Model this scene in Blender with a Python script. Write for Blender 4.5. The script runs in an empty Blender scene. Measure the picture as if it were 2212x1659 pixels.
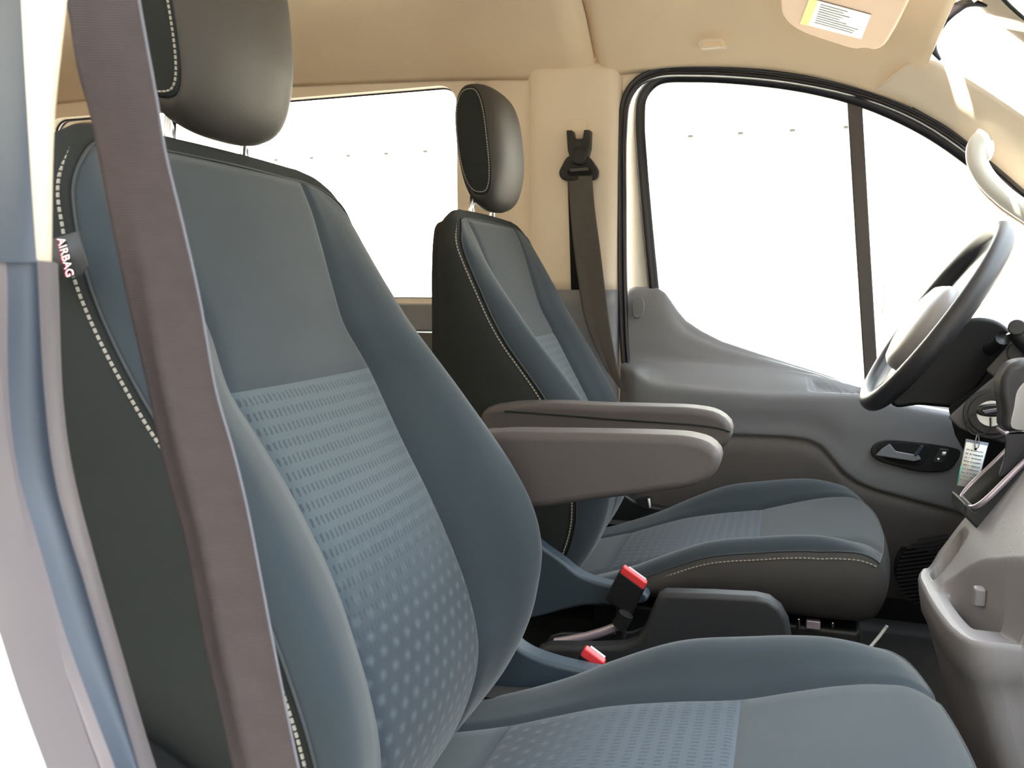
import bpy, bmesh, math, random
import numpy as np
from mathutils import Vector, Matrix

scene = bpy.context.scene
COL = scene.collection
random.seed(4)

# ------------------------------------------------------------------ camera
YAW, PITCH, FPX = math.radians(18.45), math.radians(6.61), 1770.0
fw = Vector((-math.sin(YAW) * math.cos(PITCH), math.cos(YAW) * math.cos(PITCH), -math.sin(PITCH)))
rt = Vector((math.cos(YAW), math.sin(YAW), 0))
up = rt.cross(fw)
cd = bpy.data.cameras.new('camera')
cam = bpy.data.objects.new('camera', cd)
COL.objects.link(cam)
cam.matrix_world = Matrix(((rt.x, up.x, -fw.x, 0), (rt.y, up.y, -fw.y, -1.208), (rt.z, up.z, -fw.z, 0.80), (0, 0, 0, 1)))
cd.sensor_width = 36.0
cd.lens = FPX / 2212 * 36
cd.clip_start = 0.02
cd.clip_end = 200
cd.dof.use_dof = True
cd.dof.focus_distance = 1.25
cd.dof.aperture_fstop = 11
scene.camera = cam

# ------------------------------------------------------------------ daylight: bright hazy sky
SKY = 4.4
w = bpy.data.worlds.new('sky')
scene.world = w
w.use_nodes = True
nt = w.node_tree
bg = nt.nodes['Background']
tc = nt.nodes.new('ShaderNodeTexCoord')
sp = nt.nodes.new('ShaderNodeSeparateXYZ')
rmp = nt.nodes.new('ShaderNodeValToRGB')
nt.links.new(tc.outputs['Generated'], sp.inputs[0])
nt.links.new(sp.outputs['Z'], rmp.inputs[0])
nt.links.new(rmp.outputs[0], bg.inputs[0])
rmp.color_ramp.elements[0].position = 0.0
rmp.color_ramp.elements[0].color = (1.0, 0.96, 0.88, 1)
rmp.color_ramp.elements[1].position = 0.55
rmp.color_ramp.elements[1].color = (0.86, 0.96, 1.04, 1)
bg.inputs[1].default_value = SKY

sl = bpy.data.lights.new('sun', 'SUN')
sl.energy = 26.0
sl.angle = math.radians(1.0)
sl.color = (1.0, 0.93, 0.80)
so = bpy.data.objects.new('sun', sl)
COL.objects.link(so)
so.location = (-6, -20, 26)
so.rotation_euler = Vector((0.25, math.cos(math.radians(50)), -math.sin(math.radians(50)))).to_track_quat('-Z', 'Y').to_euler()

scene.view_settings.view_transform = 'Standard'
scene.view_settings.look = 'None'
scene.view_settings.gamma = 1
scene.view_settings.use_curve_mapping = False
scene.view_settings.exposure = 0.95
scene.cycles.use_denoising = True
scene.cycles.max_bounces = 10
scene.cycles.diffuse_bounces = 6
scene.cycles.transparent_max_bounces = 16
scene.cycles.sample_clamp_indirect = 8

# ------------------------------------------------------------------ materials
def lin(c):
    return tuple((v / 255 / 12.92) if v <= 10 else ((v / 255 + 0.055) / 1.055) ** 2.4 for v in c) + (1,)

def mat(name, rgb, rough=0.6, metal=0.0, bump=0.0, bscale=800, spec=0.5, sheen=0.0, var=0.0, vscale=12, coat=0.0):
    m = bpy.data.materials.new(name)
    m.use_nodes = True
    n = m.node_tree.nodes
    l = m.node_tree.links
    p = n['Principled BSDF']
    p.inputs['Base Color'].default_value = lin(rgb)
    p.inputs['Roughness'].default_value = rough
    p.inputs['Metallic'].default_value = metal
    p.inputs['Specular IOR Level'].default_value = spec
    p.inputs['Sheen Weight'].default_value = sheen
    p.inputs['Coat Weight'].default_value = coat
    co = n.new('ShaderNodeTexCoord')
    if var:
        nz = n.new('ShaderNodeTexNoise')
        nz.inputs['Scale'].default_value = vscale
        nz.inputs['Detail'].default_value = 5
        l.new(co.outputs['Object'], nz.inputs['Vector'])
        mx = n.new('ShaderNodeMix')
        mx.data_type = 'RGBA'
        c = lin(rgb)
        mx.inputs['A'].default_value = tuple(v * (1 - var) for v in c[:3]) + (1,)
        mx.inputs['B'].default_value = tuple(v * (1 + var) for v in c[:3]) + (1,)
        l.new(nz.outputs['Fac'], mx.inputs['Factor'])
        l.new(mx.outputs['Result'], p.inputs['Base Color'])
    if bump:
        nb = n.new('ShaderNodeTexNoise')
        nb.inputs['Scale'].default_value = bscale
        nb.inputs['Detail'].default_value = 3
        l.new(co.outputs['Object'], nb.inputs['Vector'])
        b = n.new('ShaderNodeBump')
        b.inputs['Strength'].default_value = bump
        b.inputs['Distance'].default_value = 0.001
        l.new(nb.outputs['Fac'], b.inputs['Height'])
        l.new(b.outputs['Normal'], p.inputs['Normal'])
    return m

def math_node(n, l, op, a, b=None, c=None):
    q = n.new('ShaderNodeMath')
    q.operation = op
    for i, v in enumerate((a, b, c)):
        if v is None:
            continue
        if isinstance(v, (int, float)):
            q.inputs[i].default_value = v
        else:
            l.new(v, q.inputs[i])
    return q.outputs[0]

def insert_mat(name, base, light, dark, v0, v1, flip=False):
    """woven insert cloth: rows of short dark dashes that give way to pale dots along the length (UV in metres)"""
    m = mat(name, base, 0.92, spec=0.2, sheen=0.15)
    n = m.node_tree.nodes
    l = m.node_tree.links
    p = n['Principled BSDF']
    uv = n.new('ShaderNodeUVMap')
    s = n.new('ShaderNodeSeparateXYZ')
    l.new(uv.outputs[0], s.inputs[0])
    u, v = s.outputs[0], s.outputs[1]
    M = lambda op, a, b=None, c=None: math_node(n, l, op, a, b, c)
    nz = n.new('ShaderNodeTexNoise')
    nz.inputs['Scale'].default_value = 260
    nz.inputs['Detail'].default_value = 2
    l.new(uv.outputs[0], nz.inputs['Vector'])
    jit = M('MULTIPLY_ADD', nz.outputs['Fac'], 0.9, -0.45)
    # dashes: rows every 11 mm, dashes every 5.2 mm
    row = M('ADD', M('MULTIPLY', v, 1 / 0.0165), 0.0)
    fr = M('FRACT', row)
    fl = M('FLOOR', row)
    col = M('ADD', M('MULTIPLY', u, 1 / 0.0072), M('MULTIPLY', fl, 0.37))
    cc = M('ABSOLUTE', M('SUBTRACT', M('FRACT', M('ADD', col, M('MULTIPLY', jit, 0.6))), 0.5))
    dash = M('MULTIPLY', M('LESS_THAN', cc, 0.2), M('LESS_THAN', M('ABSOLUTE', M('SUBTRACT', M('ADD', fr, M('MULTIPLY', jit, 0.35)), 0.5)), 0.27))
    # dots: staggered lattice
    ru = M('MULTIPLY', u, 1 / 0.0235)
    rv = M('MULTIPLY', v, 1 / 0.0195)
    fv = M('FLOOR', rv)
    du = M('SUBTRACT', M('FRACT', M('ADD', ru, M('MULTIPLY', fv, 0.5))), 0.5)
    dv = M('SUBTRACT', M('FRACT', rv), 0.5)
    dist = M('SQRT', M('ADD', M('MULTIPLY', du, du), M('MULTIPLY', dv, dv)))
    dot = M('SUBTRACT', 1.0, M('SMOOTH_MIN', M('MULTIPLY', M('ADD', dist, M('MULTIPLY', jit, 0.22)), 2.9), 1.0, 0.25))
    dot = M('MAXIMUM', dot, 0.0)
    mp = n.new('ShaderNodeMapRange')
    l.new(v, mp.inputs[0])
    mp.inputs[1].default_value = v0
    mp.inputs[2].default_value = v1
    f = mp.outputs[0]
    # upper cloth: pale with dark dashes ; lower cloth: base with pale dots
    def mixc(fac, a, b):
        q = n.new('ShaderNodeMix')
        q.data_type = 'RGBA'
        for key, val in (('Factor', fac), ('A', a), ('B', b)):
            if isinstance(val, tuple):
                q.inputs[key].default_value = val
            elif isinstance(val, (int, float)):
                q.inputs[key].default_value = val
            else:
                l.new(val, q.inputs[key])
        return q.outputs['Result']
    upc = mixc(M('MULTIPLY', dash, 0.85), lin(light), lin(dark))
    lo = mixc(dot, lin(base), lin(light))
    l.new(mixc(f, upc, lo), p.inputs['Base Color'])
    b = n.new('ShaderNodeBump')
    b.inputs['Strength'].default_value = 0.5
    b.inputs['Distance'].default_value = 0.0012
    hh = M('ADD', M('MULTIPLY', M('SUBTRACT', 1.0, dash), M('SUBTRACT', 1.0, f)), M('MULTIPLY', dot, f))
    l.new(hh, b.inputs['Height'])
    l.new(b.outputs['Normal'], p.inputs['Normal'])
    return m

def rib_mat(name, rgb, period, axis='V', amp=0.15, rough=0.9):
    m = mat(name, rgb, rough, spec=0.25)
    n = m.node_tree.nodes
    l = m.node_tree.links
    p = n['Principled BSDF']
    uv = n.new('ShaderNodeUVMap')
    s = n.new('ShaderNodeSeparateXYZ')
    l.new(uv.outputs[0], s.inputs[0])
    M = lambda op, a, b=None, c=None: math_node(n, l, op, a, b, c)
    sn = M('SINE', M('MULTIPLY', s.outputs[1 if axis == 'V' else 0], 2 * math.pi / period))
    nz = n.new('ShaderNodeTexNoise')
    nz.inputs['Scale'].default_value = 60
    l.new(uv.outputs[0], nz.inputs['Vector'])
    q = n.new('ShaderNodeMix')
    q.data_type = 'RGBA'
    c = lin(rgb)
    q.inputs['A'].default_value = tuple(v * (1 - amp) for v in c[:3]) + (1,)
    q.inputs['B'].default_value = tuple(v * (1 + amp) for v in c[:3]) + (1,)
    l.new(M('ADD', M('MULTIPLY', sn, 0.35), nz.outputs['Fac']), q.inputs['Factor'])
    l.new(q.outputs['Result'], p.inputs['Base Color'])
    b = n.new('ShaderNodeBump')
    b.inputs['Strength'].default_value = 0.35
    b.inputs['Distance'].default_value = 0.0006
    l.new(sn, b.inputs['Height'])
    l.new(b.outputs['Normal'], p.inputs['Normal'])
    return m

def glass_mat(name, tint=(0.97, 0.985, 0.98)):
    m = bpy.data.materials.new(name)
    m.use_nodes = True
    n = m.node_tree.nodes
    l = m.node_tree.links
    n.clear()
    o = n.new('ShaderNodeOutputMaterial')
    t = n.new('ShaderNodeBsdfTransparent')
    t.inputs[0].default_value = tint + (1,)
    g = n.new('ShaderNodeBsdfGlossy')
    g.inputs['Roughness'].default_value = 0.02
    f = n.new('ShaderNodeFresnel')
    f.inputs[0].default_value = 1.45
    mx = n.new('ShaderNodeMixShader')
    l.new(f.outputs[0], mx.inputs[0])
    l.new(t.outputs[0], mx.inputs[1])
    l.new(g.outputs[0], mx.inputs[2])
    l.new(mx.outputs[0], o.inputs[0])
    return m

MT = {
    'cloth': mat('grey_seat_cloth', (46, 54, 60), 0.95, bump=0.25, bscale=1500, spec=0.2, sheen=0.2, var=0.06, vscale=25),
    'side': mat('charcoal_side_cloth', (36, 39, 38), 0.9, bump=0.25, bscale=1200, spec=0.25, var=0.06),
    'vinyl': mat('charcoal_vinyl', (55, 51, 47), 0.55, bump=0.2, bscale=600, spec=0.4),
    'armvinyl': mat('armrest_vinyl', (74, 69, 69), 0.6, bump=0.3, bscale=700, spec=0.35),
    'insert': insert_mat('woven_insert_cloth', (45, 53, 61), (68, 78, 84), (47, 56, 64), 0.40, 0.26),
    'insert_c': insert_mat('woven_cushion_cloth', (46, 54, 63), (67, 76, 85), (48, 56, 66), 0.27, 0.13),
    'thread': mat('pale_thread', (145, 140, 131), 0.8),
    'black': mat('black_plastic', (22, 22, 24), 0.45, bump=0.1),
    'matte': mat('matt_black_void', (12, 12, 13), 0.9),
    'dark': mat('dark_grey_plastic', (41, 42, 45), 0.55, bump=0.2),
    'shield': mat('slate_plastic', (50, 62, 73), 0.5, bump=0.2),
    'shroud': mat('black_column_plastic', (13, 13, 15), 0.5, spec=0.35),
    'steel': mat('brushed_steel', (186, 186, 188), 0.3, metal=0.8),
    'bar': mat('grey_bar_plastic', (78, 72, 70), 0.5),
    'apron': mat('grey_apron_vinyl', (46, 43, 42), 0.7, bump=0.2),
    'piping': mat('dark_piping', (44, 48, 52), 0.7),
    'selv': mat('grey_selvedge', (95, 95, 103), 0.8),
    'panel': mat('grey_door_plastic', (120, 121, 126), 0.42, bump=0.3, bscale=900, var=0.03),
    'panel_lo': mat('lower_door_plastic', (81, 77, 76), 0.6, bump=0.3, bscale=900),
    'console': mat('grey_console_plastic', (136, 134, 139), 0.45, bump=0.35, bscale=900),
    'cream': mat('beige_trim_plastic', (230, 215, 194), 0.6, bump=0.15, bscale=600),
    'liner': mat('beige_headliner_cloth', (238, 216, 186), 0.95, bump=0.2, bscale=900, spec=0.1, var=0.04),
    'visor': mat('visor_vinyl', (218, 188, 164), 0.8, bump=0.15),
    'rubber': mat('black_rubber', (33, 30, 35), 0.35, spec=0.5),
    'paint': mat('white_door_paint', (230, 228, 220), 0.3),
    'jamb': mat('grey_jamb_paint', (113, 106, 109), 0.35),
    'jambblue': mat('slate_jamb_rubber', (53, 62, 75), 0.45),
    'belt': rib_mat('brown_grey_webbing', (69, 61, 61), 0.0016),
    'belt2': rib_mat('dark_webbing', (96, 92, 88), 0.0016),
    'red': mat('red_button_plastic', (225, 60, 66), 0.4),
    'chrome': mat('chrome', (215, 215, 220), 0.15, metal=1.0),
    'silver': mat('satin_silver', (176, 166, 180), 0.3, metal=0.6),
    'wheel': mat('steering_wheel_leather', (46, 46, 50), 0.42, bump=0.25, bscale=700),
    'hub': mat('hub_plastic_with_glare', (150, 148, 150), 0.35),  # dark grey hub; window glare is put into this paler base colour
    'floor': mat('black_floor_carpet', (24, 24, 26), 0.95, bump=0.6, bscale=500),
    'paper': mat('white_paper', (236, 238, 236), 0.6),
    'yellow': mat('yellow_print', (240, 214, 90), 0.6),
    'ink': mat('grey_ink', (120, 128, 140), 0.7),
    'teal': mat('teal_edge', (60, 190, 170), 0.5),
    'concrete': mat('pale_concrete', (226, 222, 212), 0.9, var=0.05, vscale=1.5),
    'ground': mat('pale_asphalt', (205, 200, 188), 0.9, var=0.06, vscale=3),
    'blocker': mat('light_blocker_grey', (150, 146, 140), 0.9, var=0.08, vscale=2),
    'mark': mat('dark_tie_hole', (20, 20, 18), 0.9),
    'glass': glass_mat('window_glass'),
    'white_text': mat('white_print', (240, 240, 240), 0.6),
    'red_text': mat('red_print', (200, 30, 70), 0.6),
    'skin': mat('skin', (200, 160, 140), 0.6),
}

# ------------------------------------------------------------------ object helpers
def link(name, me, m=None, parent=None):
    o = bpy.data.objects.new(name, me)
    COL.objects.link(o)
    if m is not None:
        me.materials.append(m)
    if parent is not None:
        o.parent = parent
        o.matrix_parent_inverse = parent.matrix_world.inverted()
    return o

def empty(name, loc, label=None, cat=None, group=None, kind=None, parent=None):
    o = bpy.data.objects.new(name, None)
    COL.objects.link(o)
    o.location = loc
    o.empty_display_size = 0.05
    if parent:
        o.parent = parent
        o.matrix_parent_inverse = parent.matrix_world.inverted()
    bpy.context.view_layer.update()
    return tag(o, label, cat, group, kind)

def tag(o, label=None, cat=None, group=None, kind=None):
    if label:
        o['label'] = label
    if cat:
        o['category'] = cat
    if group:
        o['group'] = group
    if kind:
        o['kind'] = kind
    return o

def cr(tx, ty, x):
    """smooth 1-D interpolation through the table"""
    tx = np.asarray(tx, float)
    ty = np.asarray(ty, float)
    if tx[0] > tx[-1]:
        tx, ty = tx[::-1], ty[::-1]
    h = np.diff(tx)
    dl = np.diff(ty) / h
    m = np.zeros_like(ty)
    m[1:-1] = (dl[:-1] * h[1:] + dl[1:] * h[:-1]) / (h[1:] + h[:-1])
    m[0], m[-1] = dl[0], dl[-1]
    x = np.clip(np.asarray(x, float), tx[0], tx[-1])
    i = np.clip(np.searchsorted(tx, x, side='right') - 1, 0, len(h) - 1)
    t = (x - tx[i]) / h[i]
    return ((2 * t**3 - 3 * t**2 + 1) * ty[i] + (t**3 - 2 * t**2 + t) * h[i] * m[i]
            + (-2 * t**3 + 3 * t**2) * ty[i + 1] + (t**3 - t**2) * h[i] * m[i + 1])

def spline(pts, n, closed=False):
    """n points along a smooth curve through pts, evenly by length"""
    P = np.array(pts, float)
    if closed:
        P = np.vstack([P[-2:], P, P[:3]])
    d = np.concatenate([[0], np.cumsum(np.sqrt((np.diff(P, axis=0) ** 2).sum(1)) ** 0.5 + 1e-9)])
    a, b = (d[2], d[-3]) if closed else (d[0], d[-1])
    q = np.linspace(a, b, 600)
    Q = np.stack([cr(d, P[:, k], q) for k in range(P.shape[1])], 1)
    s = np.concatenate([[0], np.cumsum(np.sqrt((np.diff(Q, axis=0) ** 2).sum(1)))])
    e = np.linspace(0, s[-1], n + 1)[:-1] if closed else np.linspace(0, s[-1], n)
    return np.stack([np.interp(e, s, Q[:, k]) for k in range(P.shape[1])], 1)

def grid(name, P, m, parent=None, uv=None, cu=False, cv=False, smooth=True, capu=False, flip=False, thick=0, extra=None):
    """quad sheet from P[n][m][3]; cu / cv close it along the first / second index; capu fills both ends"""
    P = np.asarray(P, float)
    n, k = P.shape[:2]
    verts = [tuple(v) for v in P.reshape(-1, 3)]
    faces, fuv = [], []
    for i in range(n if cu else n - 1):
        for j in range(k if cv else k - 1):
            q = [(i, j), (i, j + 1), (i + 1, j + 1), (i + 1, j)]
            if flip:
                q = q[::-1]
            faces.append([(a % n) * k + (b % k) for a, b in q])
            if uv is not None:
                fuv.append([uv[a % n][b % k] for a, b in q])
    if capu:
        faces.append([j for j in range(k)] if not flip else [j for j in range(k)][::-1])
        faces.append([(n - 1) * k + j for j in range(k)][::-1] if not flip else [(n - 1) * k + j for j in range(k)])
    me = bpy.data.meshes.new(name)
    me.from_pydata(verts, [], faces)
    if uv is not None:
        lay = me.uv_layers.new(name='UVMap')
        li = 0
        for f in fuv:
            for c in f:
                lay.data[li].uv = (float(c[0]), float(c[1]))
                li += 1
    for p in me.polygons:
        p.use_smooth = smooth
    me.update()
    o = link(name, me, m, parent)
    if thick:
        s = o.modifiers.new('s', 'SOLIDIFY')
        s.thickness = thick
        s.offset = -1
    return o

def sweep(name, path, section, m, parent=None, normal=(0, 1, 0), closed=False, uvw=True, caps=True, scale=None):
    """sweep a closed 2-D section [(a, b)] along the path; a runs across the path in the plane whose normal is given, b along that normal"""
    P = np.array(path, float)
    T = np.gradient(P, axis=0)
    if closed:
        T = np.roll(P, -1, 0) - np.roll(P, 1, 0)
    T /= np.linalg.norm(T, axis=1)[:, None]
    N = np.array(normal, float)
    N = np.tile(N, (len(P), 1)) if N.ndim == 1 else N
    A = np.cross(N, T)
    A /= np.linalg.norm(A, axis=1)[:, None]
    B = np.cross(T, A)
    S = np.array(section, float)
    sc = np.ones(len(P)) if scale is None else np.array(scale)
    G = P[:, None, :] + sc[:, None, None] * (S[None, :, 0, None] * A[:, None, :] + S[None, :, 1, None] * B[:, None, :])
    uv = None
    if uvw:
        L = np.concatenate([[0], np.cumsum(np.linalg.norm(np.diff(P, axis=0), axis=1))])
        uv = [[(S[j][0], L[i]) for j in range(len(S))] for i in range(len(P))]
    return grid(name, G, m, parent, uv=uv, cu=closed, cv=True, capu=caps and not closed)

def circ(r, n=12, ry=None):
    return [(r * math.cos(2 * math.pi * i / n), (ry or r) * math.sin(2 * math.pi * i / n)) for i in range(n)]

def tube(name, path, r, m, parent=None, n=12, normal=(0, 1, 0), closed=False, scale=None):
    return sweep(name, path, circ(r, n), m, parent, normal, closed, scale=scale)

def prism(name, outline, off, m, parent=None, bevel=0.004, seg=3, smooth=True):
    """outline: 3-D loop; extruded by the vector off and bevelled"""
    bm = bmesh.new()
    vs = [bm.verts.new(p) for p in outline]
    f = bm.faces.new(vs)
    r = bmesh.ops.extrude_face_region(bm, geom=[f])
    bmesh.ops.translate(bm, vec=Vector(off), verts=[v for v in r['geom'] if isinstance(v, bmesh.types.BMVert)])
    bmesh.ops.recalc_face_normals(bm, faces=bm.faces)
    for f in bm.faces:
        f.smooth = smooth
    me = bpy.data.meshes.new(name)
    bm.to_mesh(me)
    bm.free()
    o = link(name, me, m, parent)
    if bevel:
        b = o.modifiers.new('b', 'BEVEL')
        b.width = bevel
        b.segments = seg
        b.limit_method = 'ANGLE'
        b.angle_limit = math.radians(40)
        b.harden_normals = True
    return o

def box(name, c, size, m, parent=None, rot=None, bevel=0.003, seg=3):
    sx, sy, sz = (v / 2 for v in size)
    R = Matrix.Identity(3) if rot is None else rot
    o_ = [Vector(c) + R @ Vector(p) for p in ((-sx, -sy, -sz), (sx, -sy, -sz), (sx, -sy, sz), (-sx, -sy, sz))]
    return prism(name, o_, R @ Vector((0, 2 * sy, 0)), m, parent, bevel, seg)

def boxes(name, items, m, parent=None, bevel=0):
    """several small oriented boxes that form one patterned part: (centre, axis a, axis b, axis c) half axes"""
    V, F = [], []
    for c, a, b, d in items:
        c, a, b, d = (np.array(v, float) for v in (c, a, b, d))
        k = len(V)
        for sx, sy, sz in ((-1, -1, -1), (1, -1, -1), (1, 1, -1), (-1, 1, -1), (-1, -1, 1), (1, -1, 1), (1, 1, 1), (-1, 1, 1)):
            V.append(tuple(c + sx * a + sy * b + sz * d))
        F += [[k + i for i in q] for q in ((0, 3, 2, 1), (4, 5, 6, 7), (0, 1, 5, 4), (1, 2, 6, 5), (2, 3, 7, 6), (3, 0, 4, 7))]
    me = bpy.data.meshes.new(name)
    me.from_pydata(V, [], F)
    me.update()
    return link(name, me, m, parent)

def stitches(name, path, nrm, parent, m, pitch=0.0062, length=0.0042, wid=0.0011, h=0.0008):
    P = np.array(path, float)
    N = np.array(nrm, float)
    if N.ndim == 1:
        N = np.tile(N, (len(P), 1))
    s = np.concatenate([[0], np.cumsum(np.linalg.norm(np.diff(P, axis=0), axis=1))])
    items = []
    e = pitch / 2
    while e < s[-1]:
        c = np.array([np.interp(e, s, P[:, k]) for k in range(3)])
        c2 = np.array([np.interp(e + 1e-3, s, P[:, k]) for k in range(3)])
        t = c2 - c
        if np.linalg.norm(t) < 1e-7:
            break
        t /= np.linalg.norm(t)
        nn = np.array([np.interp(e, s, N[:, k]) for k in range(3)])
        nn -= t * (nn @ t)
        nn /= np.linalg.norm(nn)
        items.append((c, t * length / 2, np.cross(t, nn) * wid, nn * h))
        e += pitch
    return boxes(name, items, m, parent)

def bez(a, b, n):
    return np.linspace(a, b, n)

def text(name, body, size, loc, xdir, ydir, m, parent, ext=0.0002, stretch=1.0):
    cu = bpy.data.curves.new('lettering', 'FONT')
    cu.body = body
    cu.size = size
    cu.extrude = ext
    cu.align_x = 'CENTER'
    cu.align_y = 'CENTER'
    x = Vector(xdir).normalized()
    y = Vector(ydir)
    y = (y - x * y.dot(x)).normalized()
    z = x.cross(y)
    t = bpy.data.objects.new('lettering', cu)
    COL.objects.link(t)
    dg = bpy.context.evaluated_depsgraph_get()
    me = bpy.data.meshes.new_from_object(t.evaluated_get(dg))
    me.name = name
    bpy.data.objects.remove(t)
    bpy.data.curves.remove(cu)
    me.transform(Matrix(((x.x, y.x * stretch, z.x, loc[0]), (x.y, y.y * stretch, z.y, loc[1]), (x.z, y.z * stretch, z.z, loc[2]), (0, 0, 0, 1))))
    me.materials.clear()
    return link(name, me, m, parent)

# ================================================================== OUTSIDE
def outside():
    g = grid('ground', [[(x, y, -0.55) for y in (-25, 9.6)] for x in (-30, 30)], MT['ground'], thick=0.1, smooth=False)
    tag(g, kind='structure')
    wl = box('wall_outside', (0, 9.75, 1.6), (60, 0.3, 4.4), MT['concrete'], bevel=0)
    tag(wl, kind='structure')
    nb = box('wall_light_blocker', (0, -4.4, 2.4), (60, 0.4, 6.0), MT['blocker'], bevel=0)  # unseen wall, added to cut the daylight reaching the open door side
    tag(nb, kind='structure')
    items = []
    for k in range(-14, 8):
        x = -0.62 + k * 0.61
        items.append(((x, 9.598, 2.72), (0.036, 0, 0), (0, 0.003, 0), (0, 0, 0.02)))
    for x, z0, z1 in ((-4.3, 1.75, 2.15), (2.35, 1.62, 1.95), (1.1, 0.5, 0.85)):
        items.append(((x, 9.598, (z0 + z1) / 2), (0.008, 0, 0), (0, 0.003, 0), (0, 0, (z1 - z0) / 2)))
    boxes('tie_holes', items, MT['mark'], wl)
outside()

# ================================================================== VAN SHELL
EDGE_X = [-3.2, -1.36, -0.84, -0.48, -0.23, 0.043, 0.162, 0.27, 0.36]
EDGE_Z = [1.385, 1.375, 1.352, 1.330, 1.333, 1.288, 1.246, 1.195, 1.135]
CEN_X = [-3.2, -0.15, 0.02, 0.15, 0.36]
CEN_Z = [1.52, 1.52, 1.505, 1.465, 1.385]
G_Y = [0, 0.3, 0.5, 0.65, 0.75, 0.82, 0.85, 0.862]
G_G = [1, 0.95, 0.85, 0.66, 0.41, 0.15, 0.045, 0.0]

def ceil_z(x, y):
    ze, zc = float(cr(EDGE_X, EDGE_Z, x)), float(cr(CEN_X, CEN_Z, x))
    return ze + (zc - ze) * float(cr(G_Y, G_G, abs(y)))

def shell():
    fl = box('floor', (-1.1, 0, -0.03), (4.3, 1.84, 0.06), MT['floor'], bevel=0)
    tag(fl, kind='structure')
    c = empty('ceiling', (0, 0, 1.5), kind='structure')
    ys = np.concatenate([-np.linspace(0.862, 0.6, 22), np.linspace(-0.55, 0.55, 12), np.linspace(0.6, 0.862, 22)])
    def part(name, x0, x1, n, front=False):
        rows = []
        for t in np.linspace(0, 1, n):
            row = []
            for y in ys:
                xe = x1 + (0.06 * (1 - (y / 0.8) ** 2) if front else 0)
                x = x0 + (xe - x0) * t
                lip = 0.012 * math.exp(-((x - x0) / 0.008) ** 2) if front else 0.012 * math.exp(-((x - x1) / 0.008) ** 2)
                row.append((x, y, ceil_z(x, y) + lip))
            rows.append(row)
        return grid(name, rows, MT['liner'], c, flip=True, thick=0.012)
    part('rear_headliner', -3.2, -0.468, 40)
    part('front_headliner', -0.456, 0.262, 50, True)
    grid('joint_backing', [[(x, y, ceil_z(x, y) + 0.016) for y in ys] for x in (-0.50, -0.48, -0.462, -0.44, -0.42)], MT['liner'], c, flip=True, thick=0.004)
    # metal roof skin over the headliner
    grid('roof_skin', [[(x, y, ceil_z(x, y) + 0.045) for y in ys] for x in np.linspace(-3.2, 0.25, 20)], MT['paint'], c)
    # rear body wall on the far side, a window opening in it
    def side_wall(name, sy):
        Y = 0.862 * sy
        wx0, wx1, wz0, wz1 = -2.24, -0.845, 0.774, 1.335
        o = empty(name, (-1.5, Y, 0), kind='structure')
        ring = []
        r = 0.05
        for cx, cz, a0 in ((wx1 - r, wz1 - r, 0), (wx0 + r, wz1 - r, 90), (wx0 + r, wz0 + r, 180), (wx1 - r, wz0 + r, 270)):
            for k in range(7):
                a = math.radians(a0 + 15 * k)
                ring.append((cx + r * math.cos(a), cz + r * math.sin(a)))
        outer = []
        for x, z in ring:
            ox = -0.78 if x > (wx0 + wx1) / 2 + 0.5 else (-3.2 if x < (wx0 + wx1) / 2 - 0.5 else x)
            oz = float(cr(EDGE_X, EDGE_Z, ox)) + 0.02 if z > (wz0 + wz1) / 2 else 0.762
            outer.append((ox, oz))
        P = [[(x, Y, z) for x, z in outer], [(x, Y, z) for x, z in ring], [(x, Y + 0.03 * sy, z) for x, z in ring]]
        grid('upper_trim', P, MT['cream'], o, cv=True, flip=sy > 0, smooth=False)
        box('lower_panel', (-1.99, Y + 0.015 * sy, 0.722), (2.42, 0.03, 0.08), MT['panel'], o, bevel=0.008)
        box('lower_trim', (-1.99, Y + 0.02 * sy, 0.34), (2.42, 0.03, 0.68), MT['panel_lo'], o, bevel=0.004)
        gl = grid('window_glass', [[(x, Y + 0.035 * sy, z) for z in (wz0 - 0.01, wz1 + 0.01)] for x in (wx0 - 0.01, wx1 + 0.01)], MT['glass'], o)
        tube('window_gasket', [(x, Y + 0.03 * sy, z) for x, z in ring], 0.004, MT['rubber'], o, n=6, closed=True)
        return o
    side_wall('wall_left', 1)
    side_wall('wall_right', -1)
    wf = box('wall_front', (0.98, 0, 0.30), (0.05, 1.74, 0.62), MT['matte'], bevel=0)
    tag(wf, kind='structure')
    sl = box('trim_5', (0.10, 0.915, 0.15), (1.05, 0.03, 0.36), MT['matte'], bevel=0)
    tag(sl, kind='structure')
    wr = box('wall_rear', (-3.2, 0, 0.72), (0.05, 1.7, 1.5), MT['cream'], bevel=0)
    tag(wr, kind='structure')
shell()

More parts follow.
